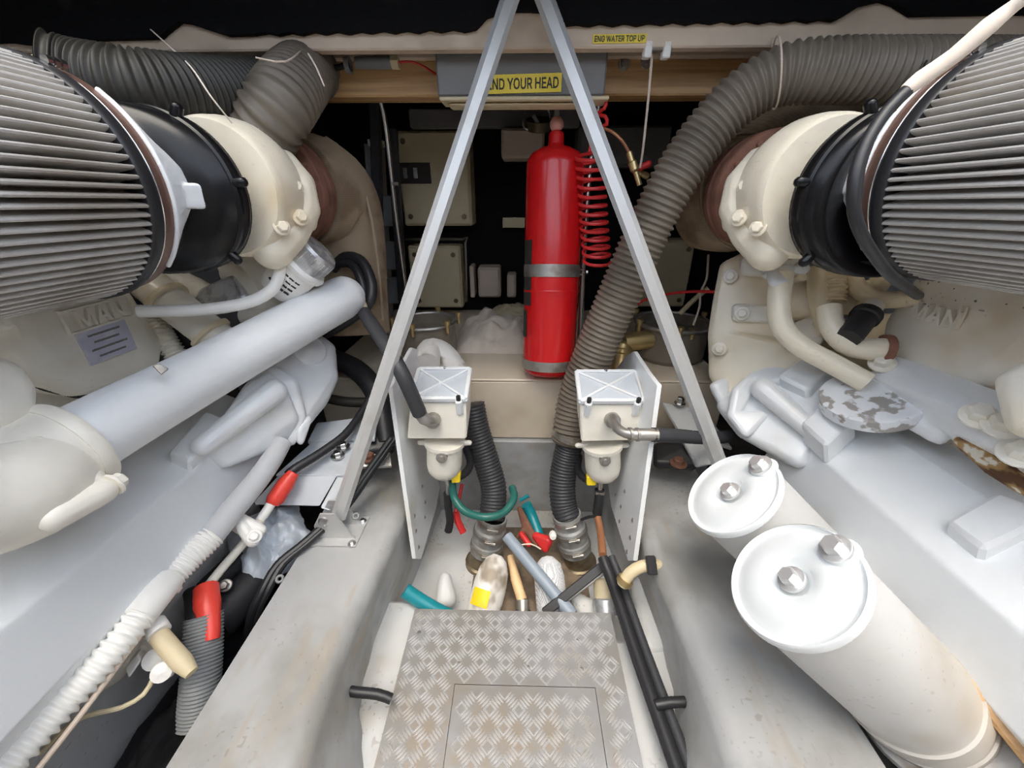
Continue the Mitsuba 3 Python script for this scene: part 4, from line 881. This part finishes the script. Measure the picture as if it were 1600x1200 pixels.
O('foil_wrap', cast([(V([[-.700,.845,.804],[-.672,.852,.817],[-.633,.860,.832],[-.621,.845,.800],[-.664,.836,.783],[-.704,.835,.783]]), .018), (V([[-.710,.840,.793],[-.693,.831,.774]]), .016)], .008, 4), 'foil', 'silver foil wrapped lump between the left runner pipes', 'insulation', smooth=25)
O('white_hose', tube(V([[-.499,.830,.902],[-.495,.803,.870],[-.504,.782,.837],[-.534,.760,.816],[-.583,.733,.807],[-.637,.704,.808],[-.698,.673,.815]]), .0115, 16), 'whiteplastic', 'thin white hose curving from the breather cap to the left valve cover', 'hose')
# breather with ribbed cap
bk = T('breather', 'cream breather with dark slots and translucent grey knurled cap on the left engine', 'breather')
b0, b1 = V([-.571,.843,.793]), V([-.418,.868,.907])
ba = unit(b1 - b0); bo = V([-.484,.849,.860])
A(bk, 'body', lathe([(0, -.07), (.034, -.07), (.040, -.05), (.044, -.02), (.044, .006), (.050, .008), (.052, .016), (.048, .022), (0, .022)], bo, ba, 40), 'whiteplastic', 40)
A(bk, 'cap', lathe([(.042, .0), (.042, .040), (.038, .046), (0, .048)], bo + ba * .022, ba, 36), 'foil', 30, label='translucent grey cap')
Fm = frame(ba)
for i in range(24):
    g = i / 24 * 2 * math.pi; q = bo + ba * .044 + (Fm[:, 0] * math.cos(g) + Fm[:, 1] * math.sin(g)) * .042
    A(bk + '__cap', 'knurl', bar(q - ba * .016, q + ba * .016, .004, .003, q - bo, .001), 'foil')
vw = unit(CAM - bo); e2 = unit(vw - ba * (vw @ ba)); e3 = np.cross(ba, e2)
for i in range(4):
    for j in range(4):
        h = -.042 + i * .011; g = (j - 1.6) * .30
        q = bo + ba * h + (e2 * math.cos(g) + e3 * math.sin(g)) * .0425
        tdir = -e2 * math.sin(g) + e3 * math.cos(g)
        A(bk, 'slot', bar(q - tdir * .0055, q + tdir * .0055, .004, .004, ba, .0008), 'blackplastic')
A(bk, 'port', tube([V([-.499,.822,.886]), V([-.500,.845,.909]), V([-.487,.870,.915])], [.014, .015, .014], 14), 'whiteplastic')
# black hose loops by the pipe end
k = T('hose_bundle', 'black cables looping around the end of the white coolant pipe', 'cable')
A(k, 'cable', tube(V([[-.500,1.041,.832],[-.457,1.034,.862],[-.411,1.020,.854],[-.382,.988,.809],[-.384,.966,.765],[-.418,.961,.733],[-.481,.974,.694],[-.539,.991,.661]]), .0135, 12), 'rubber')
A(k, 'cable', tube(V([[-.482,1.026,.847],[-.439,1.017,.848],[-.411,.993,.821],[-.401,.972,.776],[-.425,.970,.750]]), .011, 12), 'rubber')
A(k, 'collar', cast([(V([[-.419,.963,.805],[-.402,.946,.769],[-.392,.939,.755]]), .010)], .006, 3), 'boxcream', label='cream collar')
k = T('dark_pipework', 'black pipes in the shadow between left engine and prop leg', 'pipe')
A(k, 'pipe', tube(V([[-.561,1.056,.569],[-.471,1.014,.546],[-.399,.948,.498],[-.361,.869,.401]]), .03, 16), 'rubber')
A(k, 'pipe', tube(V([[-.544,1.077,.496],[-.444,1.071,.478],[-.344,1.073,.478]]), .022, 14), 'blackplastic')
A(k, 'pipe', tube(V([[-.572,.962,.488],[-.489,.957,.475],[-.388,.960,.475]]), .014, 12), 'hoseshade')

# engine mount
k = T('engine_mount', 'grey painted engine mount bracket beside the left bearer', 'engine mount')
A(k, 'top_plate', box8(*V([[-.539,.823,.430],[-.419,.826,.430],[-.412,.732,.397],[-.571,.705,.417]]), V([0, 0, -.010]), .002), 'greypaint')
A(k, 'upper_plate', box8(*V([[-.554,.887,.448],[-.388,.900,.467],[-.377,.830,.436],[-.552,.823,.430]]), V([0, 0, -.010]), .002), 'greypaint')
A(k, 'web', box8(*V([[-.556,.704,.414],[-.436,.727,.398],[-.465,.675,.349],[-.591,.643,.381]]), V([-.01, .01, -.0]), .003), 'greypaint')
A(k, 'side', box8(*V([[-.437,.739,.399],[-.412,.743,.396],[-.438,.662,.346],[-.458,.661,.356]]), V([0, .012, 0]), .003), 'greypaint')
for q in V([[-.445,.795,.435],[-.453,.776,.421]]): A(k, 'nut', hexbolt(q, [0, 0, 1], .011, .010), 'steel')
A(k, 'rubber_foot', rhull(V([[-.444,.889,.424],[-.370,.921,.441],[-.356,.853,.391],[-.423,.831,.395]]), .02), 'rubber')
A(k, 'base_plate', box8(*V([[-.422,.810,.397],[-.342,.832,.394],[-.331,.800,.373],[-.420,.785,.379]]), V([0, 0, -.008]), .002), 'dullsteel')
A(k, 'bolt', hexbolt(V([-.390,.808,.391]), [0, 0, 1], .013, .012), 'rust', label='rusty bolt')
k = T('engine_mount', 'pale engine mount bracket behind the prop leg right of the right filter', 'engine mount')
A(k, 'top_plate', box8(*V([[.416,.995,.465],[.528,.971,.455],[.556,.841,.415],[.431,.892,.435]]), V([0, 0, -.010]), .002), 'gelwhite')
A(k, 'web', box8(*V([[.428,.845,.430],[.514,.847,.430],[.526,.793,.409],[.451,.792,.389]]), V([0, .01, -.01]), .003), 'gelwhite')
A(k, 'nut', hexbolt(V([.458,.977,.472]), [0, 0, 1], .011, .016), 'steel')
A(k, 'rubber_foot', rhull(V([[.383,.878,.385],[.453,.863,.397],[.448,.820,.377],[.372,.837,.369]]), .016), 'rubber')
A(k, 'bolt', hexbolt(V([.409,.808,.388]), [0, 0, 1], .014, .012), 'rust', label='rusty bolt')

# cables, conduit and clutter under the left engine
k = T('battery_cable', 'black battery cable with red sleeve and white lug under the left engine', 'cable')
A(k, 'cable', tube(V([[-.400,.964,.530],[-.418,.888,.490],[-.439,.809,.464],[-.477,.746,.450],[-.512,.697,.443],[-.523,.682,.436]]), .0105, 12), 'rubber')
A(k, 'sleeve', tube(V([[-.507,.681,.444],[-.519,.661,.428],[-.532,.635,.408],[-.536,.626,.401]]), [.012, .018, .018, .013], 16), 'redsleeve', label='red heat-shrink sleeve')
A(k, 'lug', tube(V([[-.535,.628,.406],[-.544,.604,.391],[-.548,.591,.386]]), [.010, .010, .008], 12), 'whiteplastic', label='white lug')
A(k, 'tail', tube(V([[-.543,.593,.390],[-.566,.555,.360],[-.580,.505,.347],[-.582,.447,.343]]), .0085, 12), 'creamclean')
k = T('cable_loom', 'bundle of black cables along the outer edge of the left bearer', 'cable')
lo = V([[-.332,.828,.430],[-.377,.757,.378],[-.415,.676,.337],[-.467,.601,.311],[-.505,.549,.297],[-.518,.503,.272],[-.536,.485,.237],[-.560,.476,.172]])
for off in ([0, 0, .010], [.009, .006, .008]): A(k, 'cable', tube(lo + V(off), .0085, 10), 'rubber')
for q in (V([-.381,.667,.330]), V([-.490,.526,.295])):
    A(k, 'clip', ring(q, [.3, -.5, .8], .006, .003, 16, 6), 'greycond')
k = T('conduit', 'white ribbed conduit running diagonally under the left engine', 'conduit')
A(k, 'ribbed_tube', corr(V([[-.627,.166,.372],[-.621,.199,.380],[-.607,.257,.392],[-.587,.315,.410],[-.579,.365,.423]]), .0192, .0030, .0112, 28), 'whiteplastic', True)
A(k, 'sleeve', tube(V([[-.581,.360,.421],[-.581,.395,.425],[-.588,.423,.421]]), .0222, 24), 'whiteplastic', 40)
A(k, 'collar', lathe([(.023, -.006), (.027, -.004), (.027, .004), (.023, .006)], V([-.598,.425,.412]), V([-.620,.446,.390]) - V([-.625,.427,.383]), 28), 'whiteplastic')
A(k, 'fine_ribbed_tube', corr(V([[-.599,.426,.411],[-.589,.462,.420],[-.573,.511,.430]]), .0212, .0022, .0070, 24), 'whiteplastic', True)
A(k, 'upper_tube', tube(V([[-.578,.504,.426],[-.564,.564,.447],[-.547,.620,.469],[-.534,.664,.492],[-.529,.706,.510]]), [.022, .0225, .022, .021, .019], 20), 'greytape', label='grey taped upper end')
A(k, 'side_strip', tube(V([[-.608,.191,.344],[-.587,.262,.374],[-.570,.344,.405]]), .0038, 10), 'boxpink')
A(k, 'branch', tube(V([[-.577,.367,.380],[-.551,.353,.366],[-.521,.338,.349],[-.503,.329,.339]]), [.013, .0135, .0135, .009], 20), 'boxcream', label='cream branch stub')
A(k, 'branch_collar', tube(V([[-.582,.373,.387],[-.566,.363,.380]]), .0155, 20), 'whiteplastic')
k = T('pipe_clip', 'white bolted clip holding the conduit below the left charge cooler', 'clip')
A(k, 'saddle', cast([(V([[-.609,.581,.438],[-.579,.573,.421],[-.522,.562,.394],[-.529,.551,.384],[-.588,.564,.413]]), .010), (V([[-.562,.564,.413],[-.529,.541,.386]]), .013)], .007, 3), 'whiteplastic')
for q in V([[-.571,.562,.432],[-.522,.541,.398]]): A(k, 'bolt', hexbolt(q, [.4, -.5, .6], .009, .009), 'whiteplastic')
k = T('solenoid', 'white plastic connectors and small fittings under the conduit', 'connector')
A(k, 'plug', box8(*V([[-.613,.333,.338],[-.603,.350,.350],[-.591,.342,.345],[-.602,.323,.329]]), V([-.02, .02, -.02]), .003), 'whiteplastic')
A(k, 'body', cast([(V([[-.657,.321,.316],[-.638,.351,.330],[-.643,.387,.337],[-.649,.341,.312]]), .016), (V([[-.626,.378,.317],[-.604,.369,.298]]), .016)], .009, 4), 'creamclean')
A(k, 'knob', lathe([(0, .014), (.014, .010), (.016, -.01), (0, -.012)], V([-.552,.333,.336]), [.4, -.6, .6], 16), 'whiteplastic')
A(k, 'knob', lathe([(0, .012), (.016, .010), (.018, -.01), (0, -.012)], V([-.582,.353,.332]), [.4, -.6, .6], 16), 'whiteplastic')
A(k, 'wire', tube(V([[-.568,.327,.325],[-.568,.308,.320],[-.586,.291,.320],[-.630,.272,.327],[-.647,.235,.321]]), .0035, 8), 'boxcream')
O('edge_strip', [bar(V([-.733,.229,.313]), V([-.575,.757,.456]), .010, .016, (0, 0, 1))], 'boxcream', 'cream gasket strip under the lower edge of the left charge cooler', 'gasket')
k = T('starter_cable', 'thick red starter cable in a grey ribbed sleeve beside the left bearer', 'cable')
A(k, 'sleeve', corr(V([[-.568,.431,.320],[-.556,.398,.286],[-.547,.362,.247],[-.545,.326,.194]]), .029, .0012, .0055, 30), 'greycond', True)
A(k, 'red_cable', tube(V([[-.584,.469,.343],[-.565,.442,.333],[-.546,.418,.316],[-.538,.400,.301]]), [.020, .021, .014, .013], 16), 'redsleeve', label='red cable boot')
A(k, 'black_cable', tube(V([[-.619,.471,.326],[-.593,.442,.323],[-.569,.410,.311]]), .014, 14), 'rubber')
k = T('starter_motor', 'dark starter motor in the shadow between conduit and left bearer', 'motor')
A(k, 'body', lathe([(0, -.06), (.035, -.06), (.04, -.05), (.04, .05), (.03, .06), (0, .06)], V([-.582,.513,.250]), [.2, 1, 0], 28), 'blackplastic')
A(k, 'terminal', hexbolt(V([-.579,.498,.310]), [.3, -.5, .7], .008, .012), 'dullsteel')
A(k, 'solenoid', lathe([(0, -.04), (.022, -.04), (.022, .04), (0, .04)], V([-.612,.535,.298]), [.2, 1, 0], 22), 'blackplastic')
w = wad(V([0, 0, 0]), .075, .085, .05, 11)
R_ = frame(unit(CAM - V([-.539,.595,.326])) + V([-.2, .2, .5]))
w.vertices = w.vertices @ R_.T + V([-.564,.623,.293])
O('plastic_sheet', w, 'plastic_bag', 'crumpled bluish plastic sheet stuffed behind the left bearer', 'plastic sheet', smooth=True)
O('gap_shade', wad(V([-.585, .30, .10]), .085, .36, .10, 5), 'foam', 'black sheet added as shade in the gap outside the left bearer', 'foam', smooth=True)  # black sheet added to darken the gap, standing in for shade

# ---------------------------------------------------------------- right engine
E2 = T('marine_engine', 'large white marine diesel engine filling the right side of the compartment', 'engine')
A(E2, 'block', rhull(V([[1.18, -.15, .06], [.78, -.15, .06], [.78, 1.0, .06], [1.18, 1.0, .06], [1.18, -.15, .72], [.90, -.15, .64], [.90, 1.0, .64], [1.18, 1.0, .72]]), .03), 'engineshade', label='lower engine block coloured dark as shade')
A(E2, 'head', rhull(V([[1.15, -.1, .58], [.80, -.1, .57], [.80, .66, .57], [1.15, .66, .58], [1.15, -.1, .70], [.84, -.1, .68], [.84, .62, .68], [1.15, .62, .70]]), .015), 'oilcream')
A(E2, 'gasket', cast([(V([[.800,.764,.681],[.800,.696,.672],[.800,.635,.684],[.800,.587,.711],[.800,.555,.762],[.800,.545,.817]]) - V([0, 0, .006]), .006)], .012, 3), 'rust', label='rusty gasket line')
A(E2, 'sump', rhull(V([[.95, -.1, .05], [.72, -.1, .10], [.72, .72, .10], [.95, .72, .05], [.95, -.1, .40], [.70, -.1, .30], [.70, .72, .30], [.95, .72, .40]]), .02), 'gelwhite')
sec_r = [(.60, .43), (.616, .525), (.72, .578), (.845, .583), (.845, .40), (.62, .405)]
cc = A(E2, 'charge_cooler', prism_y(sec_r, -.12, .78), 'white', 25)
# end casting with flange ring, blocks and square bosses
A(E2, 'flywheel_housing', cast([(V([[.529,1.022,.838],[.569,1.013,.863],[.645,.969,.859],[.661,.950,.820],[.623,.919,.735],[.512,.970,.685],[.516,.927,.595],[.614,.876,.601],[.519,.997,.762]]), .022),
                                (V([[.512,.970,.685],[.516,.923,.587],[.546,.868,.541],[.601,.851,.595],[.684,.815,.677]]), .022)], .012, 8), 'creamwarm', 50)
A(E2, 'housing_step', cast([(V([[.544,.979,.863],[.632,.938,.866],[.635,.929,.846],[.544,.969,.841]]), .012)], .008, 3), 'creamclean', 50)
A(E2, 'housing_step', cast([(V([[.533,.950,.758],[.600,.919,.758],[.593,.909,.738],[.533,.939,.733]]), .010)], .008, 3), 'creamclean', 50)
for q in V([[.518,.983,.826],[.498,.914,.661],[.561,.959,.889],[.537,.924,.749]]): A(E2, 'housing_bolt', hexbolt(q, V([-.5, -.8, .3]), .011, .009), 'creamclean')
A(cc, 'end_cap', cast([(V([[.512,.843,.537],[.530,.775,.511],[.593,.683,.502],[.576,.859,.591],[.641,.847,.631],[.675,.748,.608]]), .022)], .010, 14), 'white', 50)
A(cc, 'flange', cast([(V([[.497,.785,.543],[.515,.823,.588],[.564,.849,.616]]), .013), (V([[.564,.849,.616],[.622,.846,.641],[.627,.813,.630],[.567,.823,.608]]), .012), (V([[.497,.785,.543],[.513,.748,.523],[.552,.769,.554]]), .012)], .009, 4), 'white', 50)
A(cc, 'boss', box8(*V([[.583,.811,.639],[.651,.831,.689],[.689,.787,.677],[.619,.751,.629]]), V([.03, .0, -.07]), .008), 'white')
A(cc, 'cross_rib', cast([(V([[.554,.795,.609],[.582,.753,.588],[.612,.661,.558]]), [.026, .024, .016])], .008, 14), 'white', 50)
A(cc, 'boss', box8(*V([[.577,.690,.585],[.632,.713,.630],[.658,.663,.617],[.586,.624,.575]]), V([.02, .0, -.05]), .006), 'white')
A(cc, 'boss', box8(*V([[.632,.438,.572],[.720,.466,.603],[.736,.409,.618],[.631,.385,.572]]), V([.02, .0, -.06]), .006), 'white')
A(cc, 'lug', cast([(V([[.494,.881,.571],[.514,.885,.578],[.506,.858,.546]]), .014)], .008, 3), 'white')
dk_ = V([.671,.666,.658])
pc = A(E2, 'cover_plate', lathe([(0, .006), (.072, .006), (.078, .003), (.078, -.02), (0, -.02)], dk_, V([-.35, -.1, .9]), 48), 'peel', 30, label='round plate with peeling white paint')
A(pc, 'rusty_edge', cast([(V([[.680,.625,.653],[.725,.638,.654],[.715,.621,.643]]), .006)], .006, 2), 'rustflake')
# valve cover
vc = A(E2, 'valve_cover', cast([(np.vstack([V([[.785,.745,.874],[.785,.769,.769],[.785,.757,.730],[.785,.715,.716],[.785,.646,.724],[.785,.597,.750],[.785,.573,.781],[.785,.559,.841],[.785,.631,.892]]), V([[.785,.745,.874],[.785,.769,.769],[.785,.715,.716],[.785,.595,.747],[.785,.559,.841],[.785,.631,.892]]) + V([.2, 0, .02])]), .034),
                                 (np.vstack([V([[.800,.771,.696],[.800,.703,.686],[.800,.641,.696],[.800,.592,.722],[.800,.563,.769],[.800,.549,.825]]), V([[.800,.771,.696],[.800,.641,.696],[.800,.563,.769]]) + V([.15, 0, 0])]), .013)], .011, 8), 'oilcream', 50)
mc = V([.746,.691,.812])
A(vc, 'cast_lettering', text('MAN', mc + V([.0035, 0, 0]), V([0, -1, 0]), V([0, 0, 1]), .028, .009, True), 'oilcream', label='raised cast lettering')
A(vc, 'cast_bars', [bar(V([.744,.654,.818]), V([.744,.657,.837]), .003, .003, (1, 0, 0), .0005), bar(V([.744,.646,.818]), V([.744,.649,.837]), .003, .003, (1, 0, 0), .0005)], 'oilcream')
A(E2, 'valve_cover', cast([(V([[.652,.465,.782],[.662,.454,.805],[.650,.416,.772],[.639,.426,.748]]), .022)], .010, 5), 'creamclean', 50)
# cylinder head deck with bolts and flaking rust
A(E2, 'head_deck', cast([(V([[.744,.715,.698],[.767,.645,.690],[.762,.518,.704],[.707,.423,.692],[.749,.514,.649],[.733,.627,.653],[.719,.706,.681]]), .022), (V([[.732,.647,.695],[.746,.617,.679],[.719,.572,.634],[.711,.607,.638]]), .016)], .012, 6), 'white', 50)
for u in V([[.682,.508,.709],[.686,.481,.710],[.677,.443,.689],[.707,.709,.710]]):
    A(E2, 'head_bolt', hexbolt(u, V([-.45, -.35, .8]), .0145, .016), 'creamclean')
A(E2, 'rust_patch', cast([(V([[.714,.534,.646],[.719,.513,.649],[.724,.487,.641],[.723,.450,.633],[.719,.413,.625]]), .009), (V([[.717,.532,.642],[.720,.486,.627],[.723,.446,.624]]), .008)], .006, 2), 'rustflake', 40, label='flaking rust')
# pipework
A(E2, 'pipe', tube(V([[.544,.833,.858],[.538,.808,.808],[.545,.785,.760],[.576,.759,.727],[.625,.725,.702],[.669,.683,.680]]), [.022, .021, .021, .020, .020, .020], 22), 'creamwarm', 40)
A(E2, 'union', cast([(V([[.525,.834,.862],[.557,.837,.868],[.541,.815,.846],[.522,.815,.846]]), .012), (V([[.579,.839,.870],[.588,.838,.868]]), .012), (V([[.528,.853,.855],[.535,.881,.866]]), .012)], .007, 3), 'white')
A(E2, 'drum', lathe([(0, -.05), (.040, -.05), (.046, -.04), (.046, .05), (0, .05)], V([.662,.910,.784]), V([.6, -.5, -.1]), 32), 'creamwarm', 40)
A(E2, 'drum', lathe([(0, -.04), (.034, -.04), (.038, -.03), (.038, .04), (0, .04)], V([.723,.875,.800]), V([.6, -.5, .1]), 32), 'cream', 40)
A(E2, 'pipe', tube(V([[.652,.881,.861],[.645,.843,.807],[.657,.825,.770],[.660,.801,.742]]), .021, 20), 'cream', 40)
A(E2, 'pipe', tube(V([[.634,.794,.798],[.633,.768,.766],[.651,.744,.740],[.680,.730,.732],[.714,.717,.737]]), .0215, 22), 'creamwarm', 40)
A(E2, 'rusty_collar', lathe([(.0215, -.006), (.027, -.006), (.027, .006), (.0215, .006)], V([.709,.718,.737]), V([.8, -.2, 0]), 24), 'rust', label='rusty collar')
A(E2, 'pipe', tube(V([[.705,.858,.858],[.704,.822,.829],[.726,.794,.816],[.739,.764,.822],[.752,.736,.834]]), .0165, 20), 'cream', 40)
A(E2, 'pipe', tube(V([[.715,.800,.784],[.757,.845,.828],[.799,.878,.849],[.840,.918,.884]]), .020, 18), 'cream', 40)
A(E2, 'bellows', corr(V([[.670,.866,.853],[.667,.843,.828],[.665,.830,.801]]), .022, .003, .009, 24), 'cream', True)
A(E2, 'bracket', cast([(V([[.641,.864,.736],[.676,.852,.755],[.655,.823,.719],[.612,.829,.710]]), .014)], .008, 3), 'creamclean')
A(E2, 'strap', box8(*V([[.732,.793,.906],[.747,.780,.901],[.748,.784,.863],[.736,.796,.865]]), V([.01, .02, 0]), .002), 'steel')
sn = A(E2, 'sensor', lathe([(0, -.05), (.020, -.05), (.022, -.04), (.022, .01), (.026, .012), (.026, .025), (.016, .028), (0, .028)], V([.674,.753,.780]), V([.708,.778,.806]) - V([.657,.741,.768]), 24), 'blackplastic', label='black sensor')
A(sn, 'cap', lathe([(0, .022), (.017, .022), (.018, .0), (0, 0)], V([.694,.767,.796]), V([.708,.778,.806]) - V([.657,.741,.768]), 20), 'creamclean')
A(E2, 'under_casting', cast([(V([[.686,.864,.641],[.757,.785,.613],[.862,.825,.643],[.803,.967,.688],[.939,.955,.726],[.712,.975,.685]]), .02)], .014, 5), 'cream', 50)

# ---------------------------------------------------------------- oil filters
ax = unit(V([.27, -.04, -.25]))
for p, L, lab, bq in ((V([.359,.347,.551]), .33, 'near white oil filter canister, its round cap facing the plate', V([.377,.353,.621])),
                      (V([.368,.525,.541]), .33, 'far white oil filter canister partly behind the near one', V([.391,.533,.614]))):
    k = T('oil_filter', lab, 'oil filter'); R = .0825
    A(k, 'cap', lathe([(0, .012), (.020, .011), (.030, .004), (.045, .003), (.066, .008), (.074, .008), (.079, .004), (R, .0), (R + .001, .006), (R, .011), (.080, .013)][::-1][:0] + [(0, -.006), (.016, -.006), (.026, .004), (.042, .0075), (.062, .0045), (.072, -.001), (.0775, .001), (.0805, .0045), (.083, .002), (.0835, -.006), (.079, -.010)], p, -ax, 72), 'filterwhite', 50)
    cl = V([.0, 0, 0])
    A(k, 'canister', lathe([(.0785, .006), (.0785, L * .80)], p, ax, 64), 'canister', 45)
    A(k, 'lower_cup', lathe([(.0785, L * .78), (.082, L * .785), (.0825, L * .85), (.079, L * .86), (.0785, L * .89), (.081, L * .895), (.081, L * .91), (.076, L * .93), (.068, L), (0, L)], p, ax, 64), 'canister', 45, label='stained lower cup')
    cb = A(k, 'centre_bolt', hexbolt(p - ax * .004, -ax, .0115, .011), 'brightsteel')
    bp = p + unit((bq - p) - ax * ((bq - p) @ ax)) * .066
    A(k, 'bolt_boss', lathe([(0, .012), (.018, .011), (.023, .0)], bp - ax * .0, -ax, 24), 'filterwhite', 50)
    A(k, 'rim_bolt', hexbolt(bp - ax * .012, -ax, .0125, .011), 'brightsteel')
k = T('filter_head', 'rust-stained cast header under the oil filters at the lower right edge', 'filter header')
hp = V([.359,.347,.551]) + ax * .335
A(k, 'flange', lathe([(0, -.005), (.088, -.005), (.092, .0), (.092, .018), (.07, .03), (.05, .05), (0, .05)], hp, ax, 48), 'oldbottle', 40)
A(k, 'arm', cast([([hp + ax * .03, hp + V([.16, .0, -.04])], [.05, .04]), ([hp + V([.05, .12, .02]), hp + ax * .02], [.05, .05])], .014, 6), 'canister', 50)
A(k, 'spring_hose', corr(V([[.683,.301,.212],[.711,.299,.230],[.741,.277,.252],[.757,.244,.274]]), .026, .003, .011, 24), 'cream', True)
for q in V([[.657,.287,.242],[.705,.298,.296]]): A(k, 'bolt', hexbolt(q, -ax, .009, .009), 'steel')
O('varnished_board', box8(*V([[.574,.300,.433],[.593,.298,.440],[.626,.199,.416],[.606,.193,.389]]), V([.02, .02, -.02]), .004), 'wood', 'brown varnished board under the right charge cooler at the frame edge', 'board')
# black cable draped over the right air filter
k = T('draped_cable', 'black cable with grey-white taped upper length draped across the right air filter', 'cable')
A(k, 'taped_length', tube(V([[.499,.503,1.189],[.492,.523,1.174],[.479,.527,1.160],[.460,.532,1.137],[.436,.534,1.118],[.424,.534,1.107]]), [.0065, .0065, .009, .0085, .009, .007], 12), 'cloth', label='grey-white tape wrapping')
A(k, 'cable', tube(V([[.430,.535,1.112],[.407,.529,1.087],[.389,.519,1.055],[.381,.507,1.020],[.390,.502,.986],[.415,.504,.955],[.476,.524,.914],[.551,.568,.886],[.621,.614,.863]]), .0068, 12), 'rubber')
A(k, 'second_strand', tube(V([[.427,.540,1.110],[.401,.527,1.072],[.388,.512,1.030],[.395,.509,1.000]]), .0045, 10), 'rubber')

# ---------------------------------------------------------------- repeats share a group
GROUPS = {'air_filter': 'pleated air filters', 'turbocharger': 'turbochargers', 'intake_boot': 'rubber intake boots', 'lagged_exhaust': 'lagged exhausts', 'marine_engine': 'twin marine engines', 'fuel_filter': 'fuel filters on bracket plates',
          'oil_filter': 'oil filter canisters above the right bearer', 'ribbed_duct': 'ribbed ventilation ducts', 'bilge_hose': 'black bilge hoses', 'seacock': 'pipe couplings in the bilge', 'bracket_plate': 'fuel filter bracket plates',
          'drain_valve': 'yellow drain valves', 'fuel_hose': 'black fuel hoses', 'bottle': 'bottles lying in the bilge', 'electrical_cabinet': 'beige cabinets on the bulkhead', 'junction_box': 'small junction boxes on the bulkhead',
          'engine_bearer': 'engine bearers', 'engine_mount': 'engine mounts', 'sea_strainer': 'sea strainers on the step', 'side_ledge': 'ledges beside the chequer plate', 'ledge_pipe': 'pipes crossing the side ledges', 'warning_label': 'yellow labels overhead'}
for k, v in labels.items():
    g = GROUPS.get(k[:-4] if k[-4:-3] == '_' and k[-3:].isdigit() else k)
    if g and 'category' in v: v['group'] = g
